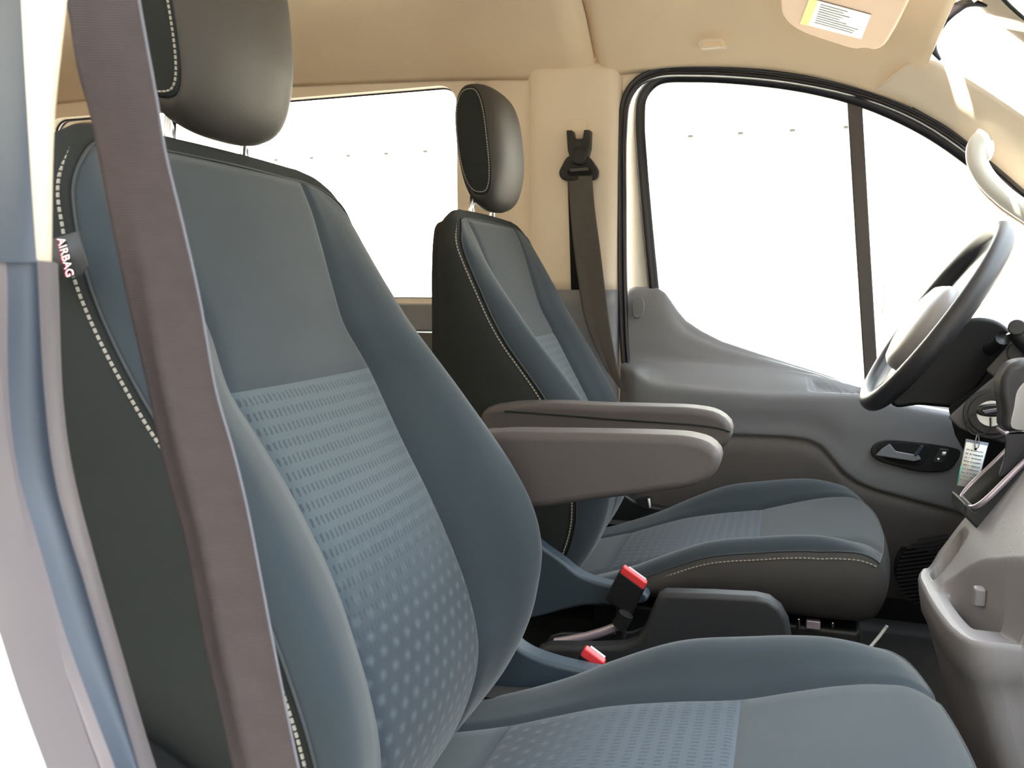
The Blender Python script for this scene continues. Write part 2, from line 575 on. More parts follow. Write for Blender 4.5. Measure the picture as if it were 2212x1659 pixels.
# ------------------------------------------------------------------ far centre pillar
def far_pillar():
    o = empty('trim_1', (-0.4, 0.85, 0.0), kind='structure')
    def cols(z):
        s = (z - 0.82) / 0.45
        pts = [(-0.79, 0.862), (-0.665, 0.862), (-0.645, 0.861), (-0.634, 0.848), (-0.625, 0.836), (-0.605, 0.832), (-0.47, 0.836), (-0.435, 0.84), (-0.418, 0.846), (-0.408, 0.86), (-0.406, 0.875)]
        return pts
    rows = [[(x, y, z) for x, y in cols(z)] for z in np.linspace(1.355, 0.794, 20)]
    grid('upper_trim', rows, MT['cream'], o, flip=False, thick=0.004)
    rows = [[(x, y - 0.004, z) for x, y in cols(z)] for z in np.linspace(0.798, 0.02, 20)]
    grid('lower_trim', rows, MT['panel'], o, thick=0.004)
    sl = [(-0.5323, 0.8275, 1.0759), (-0.4895, 0.8275, 1.0741), (-0.4793, 0.8275, 0.7865), (-0.5203, 0.8275, 0.7864)]
    prism('belt_slot', sl, (0, 0.003, 0), MT['matte'], o, bevel=0)
    g = [(-0.5268, 0.834, 1.2187), (-0.4867, 0.834, 1.2161), (-0.4862, 0.834, 1.1704), (-0.5264, 0.834, 1.1726)]
    gx0, gx1, gz0, gz1 = g[0][0], g[1][0], g[2][2], g[0][2]
    prism('slide_cover', [(gx0, 0.834, gz0), (gx1, 0.834, gz0), (gx1, 0.834, gz1), (gx0, 0.834, gz1)], (0, -0.006, 0), MT['cream'], o, bevel=0.0015)
far_pillar()

# ------------------------------------------------------------------ driver's door
SEAL = [(-0.3417, 0.862, 0.4399), (-0.367, 0.862, 0.5226), (-0.3841, 0.862, 0.6173), (-0.395, 0.862, 0.7818), (-0.4008, 0.862, 1.001), (-0.4026, 0.862, 1.1927), (-0.3945, 0.862, 1.2644), (-0.3688, 0.862, 1.3032), (-0.3183, 0.862, 1.3221), (-0.23, 0.862, 1.3193), (-0.0805, 0.862, 1.3), (0.0427, 0.862, 1.2727), (0.1621, 0.862, 1.2333), (0.2688, 0.862, 1.1798), (0.3645, 0.862, 1.1096), (0.4963, 0.862, 0.9865)]
FRAME = [(-0.3193, 0.895, 0.7817), (-0.3389, 0.895, 0.9446), (-0.3573, 0.895, 1.1168), (-0.3649, 0.895, 1.2189), (-0.3591, 0.895, 1.2778), (-0.3231, 0.895, 1.3128), (-0.2333, 0.895, 1.3135), (-0.0813, 0.895, 1.293), (0.044, 0.895, 1.2645), (0.1556, 0.895, 1.2254), (0.2743, 0.895, 1.1624), (0.3717, 0.895, 1.0902), (0.5058, 0.895, 0.9644)]
def seal_and_door():
    s = empty('trim_2', (-0.2, 0.862, 1.3), kind='structure')
    path = spline(SEAL, 120)
    sec = [(-0.011, -0.004), (-0.009, -0.010), (-0.004, -0.012), (-0.001, -0.006), (0.002, -0.006), (0.004, -0.010), (0.008, -0.010), (0.011, -0.003), (0.011, 0.012), (-0.011, 0.012)]
    sweep('door_seal', path, sec, MT['rubber'], s)
    sweep('aperture_flange', path, [(-0.05, 0.004), (0.0, 0.004), (0.0, 0.009), (-0.05, 0.009)], MT['cream'], s)
    d = empty('door_1', (0.2, 0.88, 0.1), kind='structure')
    fp = spline(FRAME, 110)
    sec = [(-0.014, 0.0), (-0.010, -0.008), (0.002, -0.008), (0.006, -0.004), (0.013, -0.003), (0.013, 0.01), (-0.014, 0.01)]
    sweep('window_frame', fp, sec, MT['rubber'], d)
    # painted metal edge of the door between seal and frame
    a = spline([(-0.3547, 0.9, 0.4696), (-0.379, 0.9, 0.6143), (-0.3938, 0.9, 0.7815), (-0.3998, 0.9, 1.0044), (-0.4029, 0.9, 1.1995), (-0.3924, 0.9, 1.2722), (-0.3639, 0.9, 1.3093)], 30)
    b = spline([(-0.2836, 0.905, 0.4724), (-0.3045, 0.905, 0.6159), (-0.3232, 0.905, 0.7816), (-0.3405, 0.905, 0.9453), (-0.3635, 0.905, 1.1754), (-0.3626, 0.905, 1.2544), (-0.3471, 0.905, 1.2924)], 30)
    grid('door_edge', [a, b], MT['paint'], d, thick=0.006)
    # division bar between the two panes
    bar = [(0.114, 0.893, 1.2455), (0.1483, 0.893, 1.2296), (0.1797, 0.893, 0.9119), (0.2093, 0.893, 0.6202), (0.1832, 0.893, 0.5752), (0.1477, 0.893, 0.9125)]
    prism('division_bar', bar, (0, 0.014, 0), MT['bar'], d, bevel=0.004)
    gp = [(-0.3203, 0.905, 0.7581), (-0.3405, 0.905, 0.9453), (-0.3667, 0.905, 1.2208), (-0.3473, 0.905, 1.3036), (-0.2344, 0.905, 1.3159), (-0.0817, 0.905, 1.2954), (0.0442, 0.905, 1.2667), (0.1362, 0.905, 1.2351), (0.1974, 0.905, 0.5521), (-0.1028, 0.905, 0.5983)]
    prism('front_pane', gp, (0, 0.003, 0), MT['glass'], d, bevel=0, smooth=False)
    gp = [(0.1411, 0.905, 1.2347), (0.2756, 0.905, 1.1642), (0.3734, 0.905, 1.0916), (0.5083, 0.905, 0.9652), (0.5397, 0.905, 0.4707), (0.203, 0.905, 0.5412)]
    prism('quarter_pane', gp, (0, 0.003, 0), MT['glass'], d, bevel=0, smooth=False)
    # moulded door card
    def curve(pts):
        p = np.array(pts)
        return lambda x: np.interp(x, p[:, 0], p[:, 2])
    A = [(-0.3943, 0.89, 0.7816), (-0.3851, 0.89, 0.8005), (-0.3685, 0.89, 0.8063), (-0.312, 0.89, 0.8039), (-0.2919, 0.89, 0.7912), (-0.2764, 0.89, 0.7703), (-0.2585, 0.89, 0.7448), (-0.2384, 0.89, 0.7218), (-0.2002, 0.89, 0.6968), (-0.1487, 0.89, 0.6712), (-0.0485, 0.89, 0.6391), (0.0703, 0.89, 0.6029), (0.1853, 0.89, 0.5668), (0.2764, 0.89, 0.544), (0.3742, 0.89, 0.5288), (0.5426, 0.89, 0.5103)]
    B = [(-0.3863, 0.862, 0.6113), (-0.3449, 0.862, 0.6136), (-0.2692, 0.862, 0.6135), (-0.1897, 0.862, 0.6135), (-0.1009, 0.862, 0.6081), (0.0069, 0.862, 0.5991), (0.07, 0.862, 0.5911), (0.1832, 0.862, 0.5622), (0.3117, 0.862, 0.5405), (0.5353, 0.862, 0.5141)]
    Cc = [(-0.3842, 0.79, 0.6049), (-0.3439, 0.79, 0.6004), (-0.3152, 0.79, 0.5819), (-0.2812, 0.79, 0.5718), (-0.187, 0.79, 0.564), (-0.0432, 0.79, 0.5585), (0.069, 0.79, 0.5609), (0.1579, 0.79, 0.5613), (0.301, 0.79, 0.5475), (0.5167, 0.79, 0.5241)]
    D = [(-0.3837, 0.8, 0.442), (-0.2573, 0.8, 0.4456), (-0.1143, 0.8, 0.4503), (0.0123, 0.8, 0.452), (0.0586, 0.8, 0.4481), (0.0895, 0.8, 0.4346), (0.1159, 0.8, 0.4046), (0.1422, 0.8, 0.3736), (0.1779, 0.8, 0.3512), (0.2176, 0.8, 0.338), (0.39, 0.8, 0.3), (0.5356, 0.8, 0.2685)]
    fa, fb, fc, fd = curve(A), curve(B), curve(Cc), curve(D)
    pa, pb = (0.061, 0.825, 0.5826), (0.1714, 0.825, 0.5801)
    POX = (pa[0] - 0.01, pb[0] + 0.01)
    xs = np.concatenate([np.linspace(-0.393, -0.375, 6), np.linspace(-0.37, 0.60, 240)])
    def column(x, which):
        za, zb, zc, zd = fa(x), fb(x), fc(x), fd(x)
        zb = min(zb, za - 0.004)
        zc = min(zc, zb - 0.001)
        k = min(1.0, (x + 0.393) / 0.05)          # the rear end of the ledge fades out
        yc = 0.862 + (0.790 - 0.862) * (0.35 + 0.65 * math.sin(k * math.pi / 2))
        yd = 0.862 + (0.802 - 0.862) * (0.5 + 0.5 * math.sin(k * math.pi / 2))
        if which == 'up':
            pts = [(0.90, za - 0.003), (0.893, za), (0.886, za - 0.004), (0.880, za - 0.02 * min(1, (za - zb) / 0.1)), (0.872, (za * 2 + zb) / 3), (0.866, (za + 2 * zb) / 3), (0.860, zb + 0.006), (0.852, zb + 0.001), ((0.852 + yc) / 2, (zb + zc) / 2 + 0.002), (yc + 0.008, zc + 0.002), (yc + 0.002, zc - 0.003), (yc, zc - 0.012), (yc + 0.002, (zc * 2 + zd) / 3), (yd - 0.003, (zc + 2 * zd) / 3), (yd, zd + 0.010), (yd + 0.002, zd + 0.003), (yd + 0.010, zd)]
        else:
            zl = 0.08
            pts = [(yd + 0.012, zd + 0.004), (yd + 0.008, zd - 0.004), (yd + 0.004, zd - 0.012), (yd + 0.006, zd * 0.7 + zl * 0.3), (yd + 0.016, zd * 0.35 + zl * 0.65), (yd + 0.03, zl)]
        c = spline([(x, y, z) for y, z in pts], 64 if which == 'up' else 16)
        if which == 'up':                                    # grab pocket sunk into the ledge
            sm = lambda a, b, v: max(0.0, min(1.0, (v - a) / (b - a))) ** 2 * (3 - 2 * max(0.0, min(1.0, (v - a) / (b - a))))
            for p in c:
                if 0.796 < p[1] < 0.862 and p[2] > zc - 0.006:
                    p[2] -= 0.026 * sm(POX[0], POX[0] + 0.022, p[0]) * sm(-POX[1], -POX[1] + 0.022, -p[0]) * sm(0.800, 0.808, p[1]) * sm(-0.852, -0.842, -p[1])
        return c
    grid('door_card', [column(x, 'up') for x in xs], MT['panel'], d)
    grid('lower_card', [column(x, 'lo') for x in xs], MT['panel_lo'], d)
    # end cap of the card at its rear edge
    # lock flap near the rear edge of the card
    fl = [(-0.3666, 0.868, 0.7807), (-0.3501, 0.868, 0.7807), (-0.3417, 0.868, 0.7703), (-0.3412, 0.868, 0.7424), (-0.3492, 0.868, 0.7294), (-0.3657, 0.868, 0.7293)]
    prism('lock_flap', spline(fl, 30, True), (0, -0.006, 0), MT['panel'], d, bevel=0.002)
    # inner handle in its bezel
    bz = spline([(0.1941, 0.792, 0.4297), (0.2, 0.792, 0.4493), (0.2226, 0.792, 0.4613), (0.287, 0.792, 0.4619), (0.3615, 0.792, 0.4549), (0.3775, 0.792, 0.4476), (0.3724, 0.792, 0.4234), (0.3554, 0.792, 0.4003), (0.3094, 0.792, 0.3917), (0.2523, 0.792, 0.4004), (0.2055, 0.792, 0.4143)], 48, True)
    b = prism('handle_bezel', bz, (0, 0.02, 0), MT['black'], d, bevel=0.004)
    cup = spline([(0.2073, 0.79, 0.4341), (0.2162, 0.79, 0.4485), (0.2493, 0.79, 0.4558), (0.3011, 0.79, 0.4558), (0.3135, 0.79, 0.4502), (0.3109, 0.79, 0.4301), (0.2988, 0.79, 0.4104), (0.2659, 0.79, 0.4081), (0.2225, 0.79, 0.419)], 40, True)
    prism('handle_cup', cup, (0, 0.004, 0), MT['matte'], b, bevel=0.001)
    lv = [(0.2042, 0.784, 0.4254), (0.216, 0.784, 0.4411), (0.2316, 0.784, 0.4537), (0.2448, 0.784, 0.4376), (0.2922, 0.784, 0.4311), (0.2974, 0.784, 0.422), (0.2836, 0.784, 0.4169), (0.2408, 0.784, 0.4214)]
    prism('handle_lever', lv, (0, 0.006, 0), MT['panel'], b, bevel=0.002)
    lv = [(0.2801, 0.784, 0.4293), (0.2957, 0.784, 0.4544), (0.3014, 0.784, 0.4527), (0.2878, 0.784, 0.4267)]
    prism('handle_web', lv, (0, 0.005, 0), MT['shield'], b, bevel=0.001)
    sw = [(0.3221, 0.788, 0.4229), (0.3337, 0.788, 0.4487), (0.3521, 0.788, 0.4478), (0.3507, 0.788, 0.4404), (0.3409, 0.788, 0.4168), (0.3243, 0.788, 0.4157)]
    prism('lock_switch', sw, (0, 0.004, 0), MT['dark'], b, bevel=0.0015)
    ic = [(0.3394, 0.787, 0.442), (0.3467, 0.787, 0.4424), (0.3453, 0.787, 0.434), (0.338, 0.787, 0.4335)]
    prism('lock_icon', ic, (0, 0.001, 0), MT['white_text'], b, bevel=0)
    ic = [(0.3292, 0.787, 0.4267), (0.3347, 0.787, 0.4271), (0.3323, 0.787, 0.4206)]
    prism('unlock_icon', ic, (0, 0.001, 0), MT['white_text'], b, bevel=0)
    # loudspeaker grille low on the door
    gx, gz = 0.44, 0.395
    c = (0.3338, 0.8, 0.1657)
    gx, gz = c[0], c[2]
    ring = [(gx + 0.075 * math.cos(t), 0.812, gz + 0.085 * math.sin(t)) for t in np.linspace(0, 2 * math.pi, 48, endpoint=False)]
    sg = prism('speaker_recess', ring, (0, 0.012, 0), MT['matte'], d, bevel=0.002)
    items = []
    for k in range(-8, 9):
        h = k * 0.0095
        hw = math.sqrt(max(0, 0.072 ** 2 - (h * 0.85) ** 2))
        items.append(((gx, 0.809, gz + h), (hw * 0.97, 0, hw * 0.25), (0, 0.003, 0), (0, 0, 0.0022)))
    boxes('grille_slats', items, MT['dark'], sg)
seal_and_door()

# ------------------------------------------------------------------ windscreen pillar, header, windscreen
def a_pillar():
    o = empty('trim_3', (0.45, 0.8, 1.2), kind='structure')
    L = spline([(0.1619, 0.868, 1.2478), (0.2154, 0.868, 1.2298), (0.2688, 0.868, 1.196), (0.3264, 0.868, 1.1584), (0.3744, 0.868, 1.114), (0.5062, 0.868, 0.9917)], 40)
    M1 = spline([(0.1777, 0.835, 1.2532), (0.2255, 0.835, 1.2318), (0.2777, 0.835, 1.2006), (0.3294, 0.835, 1.1659), (0.3808, 0.835, 1.1258), (0.4963, 0.835, 1.0177)], 40)
    M2 = spline([(0.2091, 0.79, 1.2694), (0.2507, 0.79, 1.2488), (0.301, 0.79, 1.2221), (0.3557, 0.79, 1.1822), (0.4098, 0.79, 1.141), (0.481, 0.79, 1.0807)], 40)
    U = spline([(0.2459, 0.77, 1.2898), (0.2773, 0.77, 1.2777), (0.3133, 0.77, 1.256), (0.367, 0.77, 1.2183), (0.4201, 0.77, 1.1775), (0.4725, 0.77, 1.1354)], 40)
    rows = []
    for k in range(40):
        rows.append(spline([L[k], M1[k], M2[k], U[k]], 14))
    grid('pillar_trim', rows, MT['cream'], o, thick=0.01)
    fr = [(0.3125, 0.75, 1.3929), (0.2699, 0.75, 1.3269), (0.2622, 0.75, 1.3091), (0.2656, 0.75, 1.294), (0.2831, 0.75, 1.274), (0.2767, 0.75, 1.2967), (0.2761, 0.75, 1.3079), (0.2822, 0.75, 1.322), (0.3244, 0.75, 1.3916)]
    w_ = empty('window_1', (0.6, 0.3, 1.2), kind='structure')
    # windscreen: slopes forward and down from the roof header
    rows = []
    for y in np.linspace(-0.78, 0.78, 16):
        xb = 0.05 * (1 - (y / 0.78) ** 2)
        rows.append([(0.275 + xb + t * 0.78, y, 1.385 - 0.03 * (y / 0.78) ** 2 - t * 0.62) for t in np.linspace(0, 1, 8)])
    grid('windscreen', rows, MT['glass'], w_)
    sweep('windscreen_edge', spline([(0.3149, 0.745, 1.3937), (0.2947, 0.745, 1.3614), (0.2725, 0.745, 1.3289), (0.2666, 0.745, 1.3092), (0.2711, 0.745, 1.2904), (0.2842, 0.745, 1.2708)], 24), [(-0.009, -0.002), (0.009, -0.002), (0.009, 0.003), (-0.009, 0.003)], MT['rubber'], w_, scale=np.concatenate([np.linspace(0.55, 1.2, 14), np.linspace(1.2, 0.3, 10)]))
    h = empty('grab_handle', (0.38, 0.8, 1.097), 'off-white curved grab handle on the windscreen pillar above the steering wheel', 'grab handle')
    p = spline([(0.3823, 0.775, 1.1193), (0.3679, 0.775, 1.1012), (0.368, 0.775, 1.07), (0.3856, 0.775, 1.034), (0.4241, 0.775, 0.9917), (0.4948, 0.775, 0.9375)], 40)
    sweep('handle_bar', p, circ(0.020, 16, 0.016), MT['paint'], h)
    p = spline([(0.3573, 0.79, 1.0947), (0.3624, 0.79, 1.0657), (0.3805, 0.79, 1.0246), (0.4195, 0.79, 0.979), (0.4998, 0.79, 0.9195)], 30)
    sweep('handle_lining', p, circ(0.009, 12, 0.012), MT['visor'], h)
    fo = spline([(0.355, 0.765, 1.0833), (0.3587, 0.765, 1.1086), (0.3734, 0.765, 1.1209), (0.3908, 0.765, 1.1133), (0.3988, 0.765, 1.0942), (0.3919, 0.765, 1.0674), (0.3734, 0.765, 1.0617)], 30, True)
    prism('end_cover', fo, (0, 0.03, 0), MT['paint'], h, bevel=0.006)
a_pillar()

# ------------------------------------------------------------------ sun visor and roof clip
VN = (0.40, 0.05, 1)
def visor():
    v = empty('sun_visor', (0.06, 0.55, 1.32), 'peach-beige sun visor with a printed warning label, folded up above the driver', 'sun visor')
    ol = spline([(-0.039, 0.3691, 1.3512), (-0.0336, 0.4912, 1.3429), (-0.027, 0.5768, 1.336), (0, 0.6206, 1.323), (0.0614, 0.6345, 1.2977), (0.1141, 0.631, 1.2768), (0.1295, 0.6074, 1.2718), (0.1432, 0.6077, 1.2663), (0.1563, 0.5783, 1.2626), (0.1642, 0.5009, 1.2633), (0.1715, 0.3349, 1.2687), (0.174, 0.2164, 1.2736)], 60)
    n = np.array(VN) / np.linalg.norm(VN)
    prism('visor_pad', [tuple(p) for p in ol], tuple(n * 0.022), MT['visor'], v, bevel=0.006)
    lab = [(0.0194, 0.4373, 1.3234), (0.1234, 0.4309, 1.2821), (0.118, 0.5614, 1.2777), (0.0048, 0.5767, 1.3223)]
    low = [tuple(np.array(p) - n * 0.0006) for p in lab]
    l = prism('warning_label', low, tuple(n * 0.0008), MT['paper'], v, bevel=0, smooth=False)
    P = [np.array(p) for p in low]
    def q(a, b, e=0.0004):
        return tuple((P[0] * (1 - a) + P[1] * a) * (1 - b) + (P[3] * (1 - a) + P[2] * a) * b - n * e)
    prism('yellow_band', [q(0, 0), q(0.14, 0), q(0.14, 1), q(0, 1)], tuple(n * 0.0003), MT['yellow'], l, bevel=0, smooth=False)
    items = []
    ax = (P[1] - P[0])
    ay = (P[3] - P[0])
    for k in range(9):
        b = 0.1 + k * 0.09
        a0, a1 = 0.2, 0.55 + 0.4 * random.random()
        c = np.array(q((a0 + a1) / 2, b, 0.0003))
        items.append((c, ax * (a1 - a0) / 2, ay * 0.009, n * 0.0002))
    boxes('print_lines', items, MT['ink'], l)
    # small blanking clip in the headliner above the door
    c = empty('roof_clip', (-0.1827, 0.8, 1.3601), 'small beige rectangular clip set into the headliner above the driver door window', 'clip')
    co = spline([(-0.2132, 0.783, 1.3552), (-0.2114, 0.783, 1.3662), (-0.1588, 0.783, 1.3634), (-0.1501, 0.783, 1.3444), (-0.1624, 0.783, 1.3476), (-0.2058, 0.783, 1.3494)], 36, True)
    prism('clip_frame', co, (0, 0.02, 0), MT['cream'], c, bevel=0.002)
    ci = [(-0.2058, 0.78, 1.3598), (-0.1625, 0.78, 1.3579), (-0.1581, 0.78, 1.3484), (-0.2024, 0.78, 1.3503)]
    prism('clip_cover', ci, (0, 0.006, 0), MT['liner'], c, bevel=0.001)
visor()

# ------------------------------------------------------------------ near door pillar with the seat belt on it
def near_pillar():
    o = empty('trim_4', (-0.2, -0.83, 0.3), kind='structure')
    n = 60
    lipR = spline([(-0.3889, -0.85, 0.815), (-0.3893, -0.85, 0.8011), (-0.3914, -0.85, 0.731), (-0.3873, -0.85, 0.6881), (-0.3725, -0.85, 0.6282), (-0.3552, -0.85, 0.5681), (-0.342, -0.85, 0.5232), (-0.3258, -0.85, 0.4744)], n)
    lipL = spline([(-0.3769, -0.872, 0.8154), (-0.3772, -0.872, 0.8011), (-0.378, -0.872, 0.7428), (-0.374, -0.872, 0.6941), (-0.3577, -0.872, 0.6378), (-0.343, -0.872, 0.5893), (-0.328, -0.872, 0.5388), (-0.3146, -0.872, 0.4924)], n)
    pkR = spline([(-0.3829, -0.885, 0.815), (-0.3835, -0.885, 0.801), (-0.3879, -0.885, 0.744), (-0.3854, -0.885, 0.7043), (-0.3744, -0.885, 0.665), (-0.3601, -0.885, 0.6175), (-0.3416, -0.885, 0.5707), (-0.3312, -0.885, 0.5458), (-0.3154, -0.885, 0.5013)], n)
    pkL = spline([(-0.379, -0.893, 0.8147), (-0.3801, -0.893, 0.7963), (-0.3817, -0.893, 0.7297), (-0.3712, -0.893, 0.6678), (-0.3556, -0.893, 0.6135), (-0.3397, -0.893, 0.567), (-0.3329, -0.893, 0.5502), (-0.3192, -0.893, 0.506)], n)
    out = spline([(-0.3692, -0.935, 0.8132), (-0.3696, -0.935, 0.7841), (-0.3649, -0.935, 0.7196), (-0.3552, -0.935, 0.6717), (-0.344, -0.935, 0.6385), (-0.3355, -0.935, 0.6127), (-0.3213, -0.935, 0.5771), (-0.3046, -0.935, 0.5386)], n)
    # seal lip: rounded strip between lipL and lipR
    def strip(name, a, b, m, bulge, k=9, dy=0.0, back=None):
        rows = []
        for i in range(len(a)):
            row = []
            for t in np.linspace(0, 1, k):
                p = a[i] * (1 - t) + b[i] * t
                row.append(p + np.array([0.35, -1, 0]) * bulge * math.sin(math.pi * t))
            if back is not None:
                row.append(row[-1] + np.array(back))
            rows.append(row)
        return grid(name, rows, m, o, flip=True)
    strip('seal_lip', lipL, lipR, MT['jamb'], 0.004, back=(-0.03, 0.03, 0))
    strip('jamb_channel', pkR, lipL, MT['jambblue'], -0.004)
    strip('seal_bead', pkL, pkR, MT['jamb'], 0.004)
    strip('body_jamb', out, pkL, MT['jamb'], 0.003, k=14)
    rows = []
    for i in range(n):
        p = out[i]
        rows.append([p, p + np.array((-0.004, -0.006, 0)), p + np.array((-0.02, -0.012, 0)), p + np.array((-0.2, -0.02, 0)), p + np.array((-2.6, -0.02, 0))])
    bs = grid('body_side', rows, MT['paint'], o, flip=True)
    # upper part of the pillar
    n2 = 24
    cR = spline([(-0.3663, -0.845, 0.9916), (-0.374, -0.845, 0.9548), (-0.3809, -0.845, 0.9249), (-0.3867, -0.845, 0.8986), (-0.3917, -0.845, 0.8628), (-0.3941, -0.845, 0.8374), (-0.3965, -0.845, 0.8132)], n2)
    cL = spline([(-0.3752, -0.872, 0.9821), (-0.376, -0.872, 0.9465), (-0.3766, -0.872, 0.9078), (-0.3772, -0.872, 0.8588), (-0.3772, -0.872, 0.8301), (-0.377, -0.872, 0.8142)], n2)
    jR = cL
    jL = spline([(-0.3662, -0.893, 0.9726), (-0.3688, -0.893, 0.939), (-0.3739, -0.893, 0.8739), (-0.3791, -0.893, 0.8136)], n2)
    oL = spline([(-0.3533, -0.935, 0.9543), (-0.3567, -0.935, 0.9244), (-0.3632, -0.935, 0.8662), (-0.3693, -0.935, 0.8122)], n2)
    strip('upper_trim', cL, cR, MT['cream'], 0.005, back=(-0.05, 0.02, 0))
    strip('upper_channel', jL, jR, MT['jambblue'], -0.003)
    strip('upper_jamb', oL, jL, MT['jamb'], 0.002)
near_pillar()

# ================================================================== SEATS
SEAM_Z = 0.702
def seat(yc, arm_side, head_dz, cush_d, label_parts, armrest):
    """one front seat; arm_side = +1 if its armrest is on the +Y side"""
    root = empty('car_seat', (-0.1, yc, 0.0), *label_parts)
    V = lambda x, y, z: (x, yc + y, z)
    # ---------------- backrest tables, by height
    Z = [0.20, 0.25, 0.305, 0.352, 0.432, 0.48, 0.551, 0.602, 0.663, 0.702, 0.741, 0.80, 0.86, 0.90, 0.935]
    XC = [-0.400, -0.375, -0.353, -0.344, -0.357, -0.374, -0.405, -0.433, -0.468, -0.491, -0.511, -0.535, -0.556, -0.571, -0.588]
    xc = lambda z: cr(Z, XC, z)
    wi = lambda z: cr([0.20, 0.45, 0.55, 0.62, 0.66, 0.702, 0.762, 0.80, 0.86, 0.92, 0.935], [0.128, 0.129, 0.124, 0.126, 0.131, 0.137, 0.126, 0.131, 0.138, 0.144, 0.145], z)
    W = lambda z: cr([0.20, 0.25, 0.35, 0.45, 0.60, 0.75, 0.85, 0.885, 0.905, 0.920, 0.930, 0.935], [0.208, 0.220, 0.232, 0.239, 0.240, 0.238, 0.235, 0.229, 0.218, 0.202, 0.180, 0.152], z)
    pc_in = lambda z: cr([0.20, 0.25, 0.305, 0.352, 0.41, 0.473, 0.515, 0.573, 0.64, 0.72, 0.778, 0.845, 0.90, 0.935], [-0.005, 0.005, 0.020, 0.034, 0.058, 0.084, 0.092, 0.091, 0.079, 0.060, 0.042, 0.020, 0.006, 0.0], z)
    pc_out = lambda z: cr([0.20, 0.30, 0.352, 0.41, 0.473, 0.573, 0.64, 0.72, 0.778, 0.845, 0.90, 0.935], [-0.012, 0.004, 0.014, 0.028, 0.038, 0.042, 0.042, 0.038, 0.030, 0.016, 0.004, 0.0], z)
    pc = lambda z, s: pc_in(z) if s == arm_side else pc_out(z)
    ps_in = lambda z: cr([0.20, 0.35, 0.41, 0.50, 0.60, 0.70, 0.80, 0.885, 0.92, 0.935], [-0.02, -0.005, 0.010, 0.030, 0.034, 0.018, 0.010, 0.002, 0.006, 0.0], z)
    ps_out = lambda z: cr([0.20, 0.35, 0.41, 0.51, 0.60, 0.70, 0.80, 0.885, 0.92, 0.935], [-0.01, 0.004, 0.008, 0.014, 0.014, 0.0, -0.010, -0.002, 0.004, 0.0], z)
    ps = lambda z, s: ps_in(z) if s == arm_side else ps_out(z)
    groove = lambda dist: 0.0042 * math.exp(-(dist / 0.0055) ** 2)
    def half(z, s):
        """bolster cross-section from the panel seam out to the stitched seam, side s"""
        a, c = float(wi(z)), float(W(z))
        b = a + (0.68 if s == arm_side else 0.76) * (c - a)
        p, q, x0 = float(pc(z, s)), float(ps(z, s)), float(xc(z))
        k = [(a, 0), (a + 0.30 * (b - a), 0.42 * p), (a + 0.65 * (b - a), 0.86 * p), (b, p), (b + 0.6 * (c - b), p + 0.36 * (q - p)), (c - 0.001, q + 0.15 * (p - q)), (c, q)]
        r = spline([(y, x, 0) for y, x in k], 26)
        out = []
        for y, x, _ in r:
            g = groove(y - a) + groove(c - y)
            out.append(V(x0 + x - g, s * y, z))
        return out
    def mid(z, n=22):
        a, x0 = float(wi(z)), float(xc(z))
        t = np.sin(np.linspace(-math.pi / 2, math.pi / 2, n)) * 0.55 + np.linspace(-1, 1, n) * 0.45
        return [V(x0 + 0.006 * (1 - u * u) - groove(a - abs(u) * a), u * a, z) for u in t]
    zl = np.linspace(0.20, SEAM_Z, 70)
    zu = SEAM_Z + (0.935 - SEAM_Z) * np.sin(np.linspace(0, math.pi / 2, 44))
    arc = lambda z: float(np.interp(z, zs_, al_))
    zs_ = np.linspace(0.20, 0.935, 200)
    al_ = np.concatenate([[0], np.cumsum(np.hypot(np.diff(zs_), np.diff(xc(zs_))))])
    rows, uv = [], []
    for z in zl:
        r = mid(z)
        a_ = float(wi(z))
        rows.append([(x - max(0, groove(SEAM_Z - z) - groove(a_ - abs(y - yc))), y, zz) for x, y, zz in r])
        uv.append([(p[1] - yc, arc(z)) for p in r])
    grid('backrest_insert', rows, MT['insert'], root, uv=uv)
    rows = [[(x - max(0, max(groove(z - SEAM_Z), groove(0.935 - z)) - groove(float(wi(z)) - abs(y - yc))), y, zz) for x, y, zz in mid(z)] for z in zu]
    grid('backrest_panel', rows, MT['cloth'], root)
    zz_ = np.concatenate([zl[:-1], zu])
    for s in (-1, 1):
        rows = [half(z, s) for z in zz_]
        grid('backrest_bolster', rows, MT['cloth'], root, flip=s < 0)
    # stitched outline, side band, back
    edge = [(-float(W(z)), float(xc(z) + ps(z, -1)) - 0.004, z) for z in zz_]
    edge2 = [(float(W(z)), float(xc(z) + ps(z, 1)) - 0.004, z) for z in zz_]
    top = [(y, float(xc(0.935)) - 0.006, 0.935 + 0.003 * (1 - (y / 0.15) ** 2)) for y in np.linspace(-0.15, 0.15, 24)][1:-1]
    edge = np.array(edge + top + edge2[::-1])
    tg = np.gradient(edge[:, [0, 2]], axis=0)
    tg /= np.linalg.norm(tg, axis=1)[:, None] + 1e-9
    nr = np.stack([-tg[:, 1], tg[:, 0]], 1)       # outward in (y, z)
    band, seamN, seamP, pipeP = [], [], [], []
    for (y, x, z), (ny, nz) in zip(edge, nr):
        xr = -0.618 + 0.025 * max(0, 0.50 - z) / 0.30 if z < 0.90 else -0.618 + 0.008 * ((z - 0.90) / 0.035)
        row = []
        for t in np.linspace(0, 1, 14):
            b = 0.012 * math.sin(math.pi * min(1, t * 1.0)) ** 0.7
            e = -0.010 * t ** 4
            gg = groove(t * (x - xr)) * 0.8
            zt_ = t * (0.009 * max(0.0, min(1.0, (z - 0.84) / 0.09)) ** 1.5 + 0.014 * math.exp(-((z - 0.905) / 0.022) ** 2))
            row.append(V(x + (xr - x) * t, y + ny * (b + e - gg), z + zt_ + nz * (b + e - gg)))
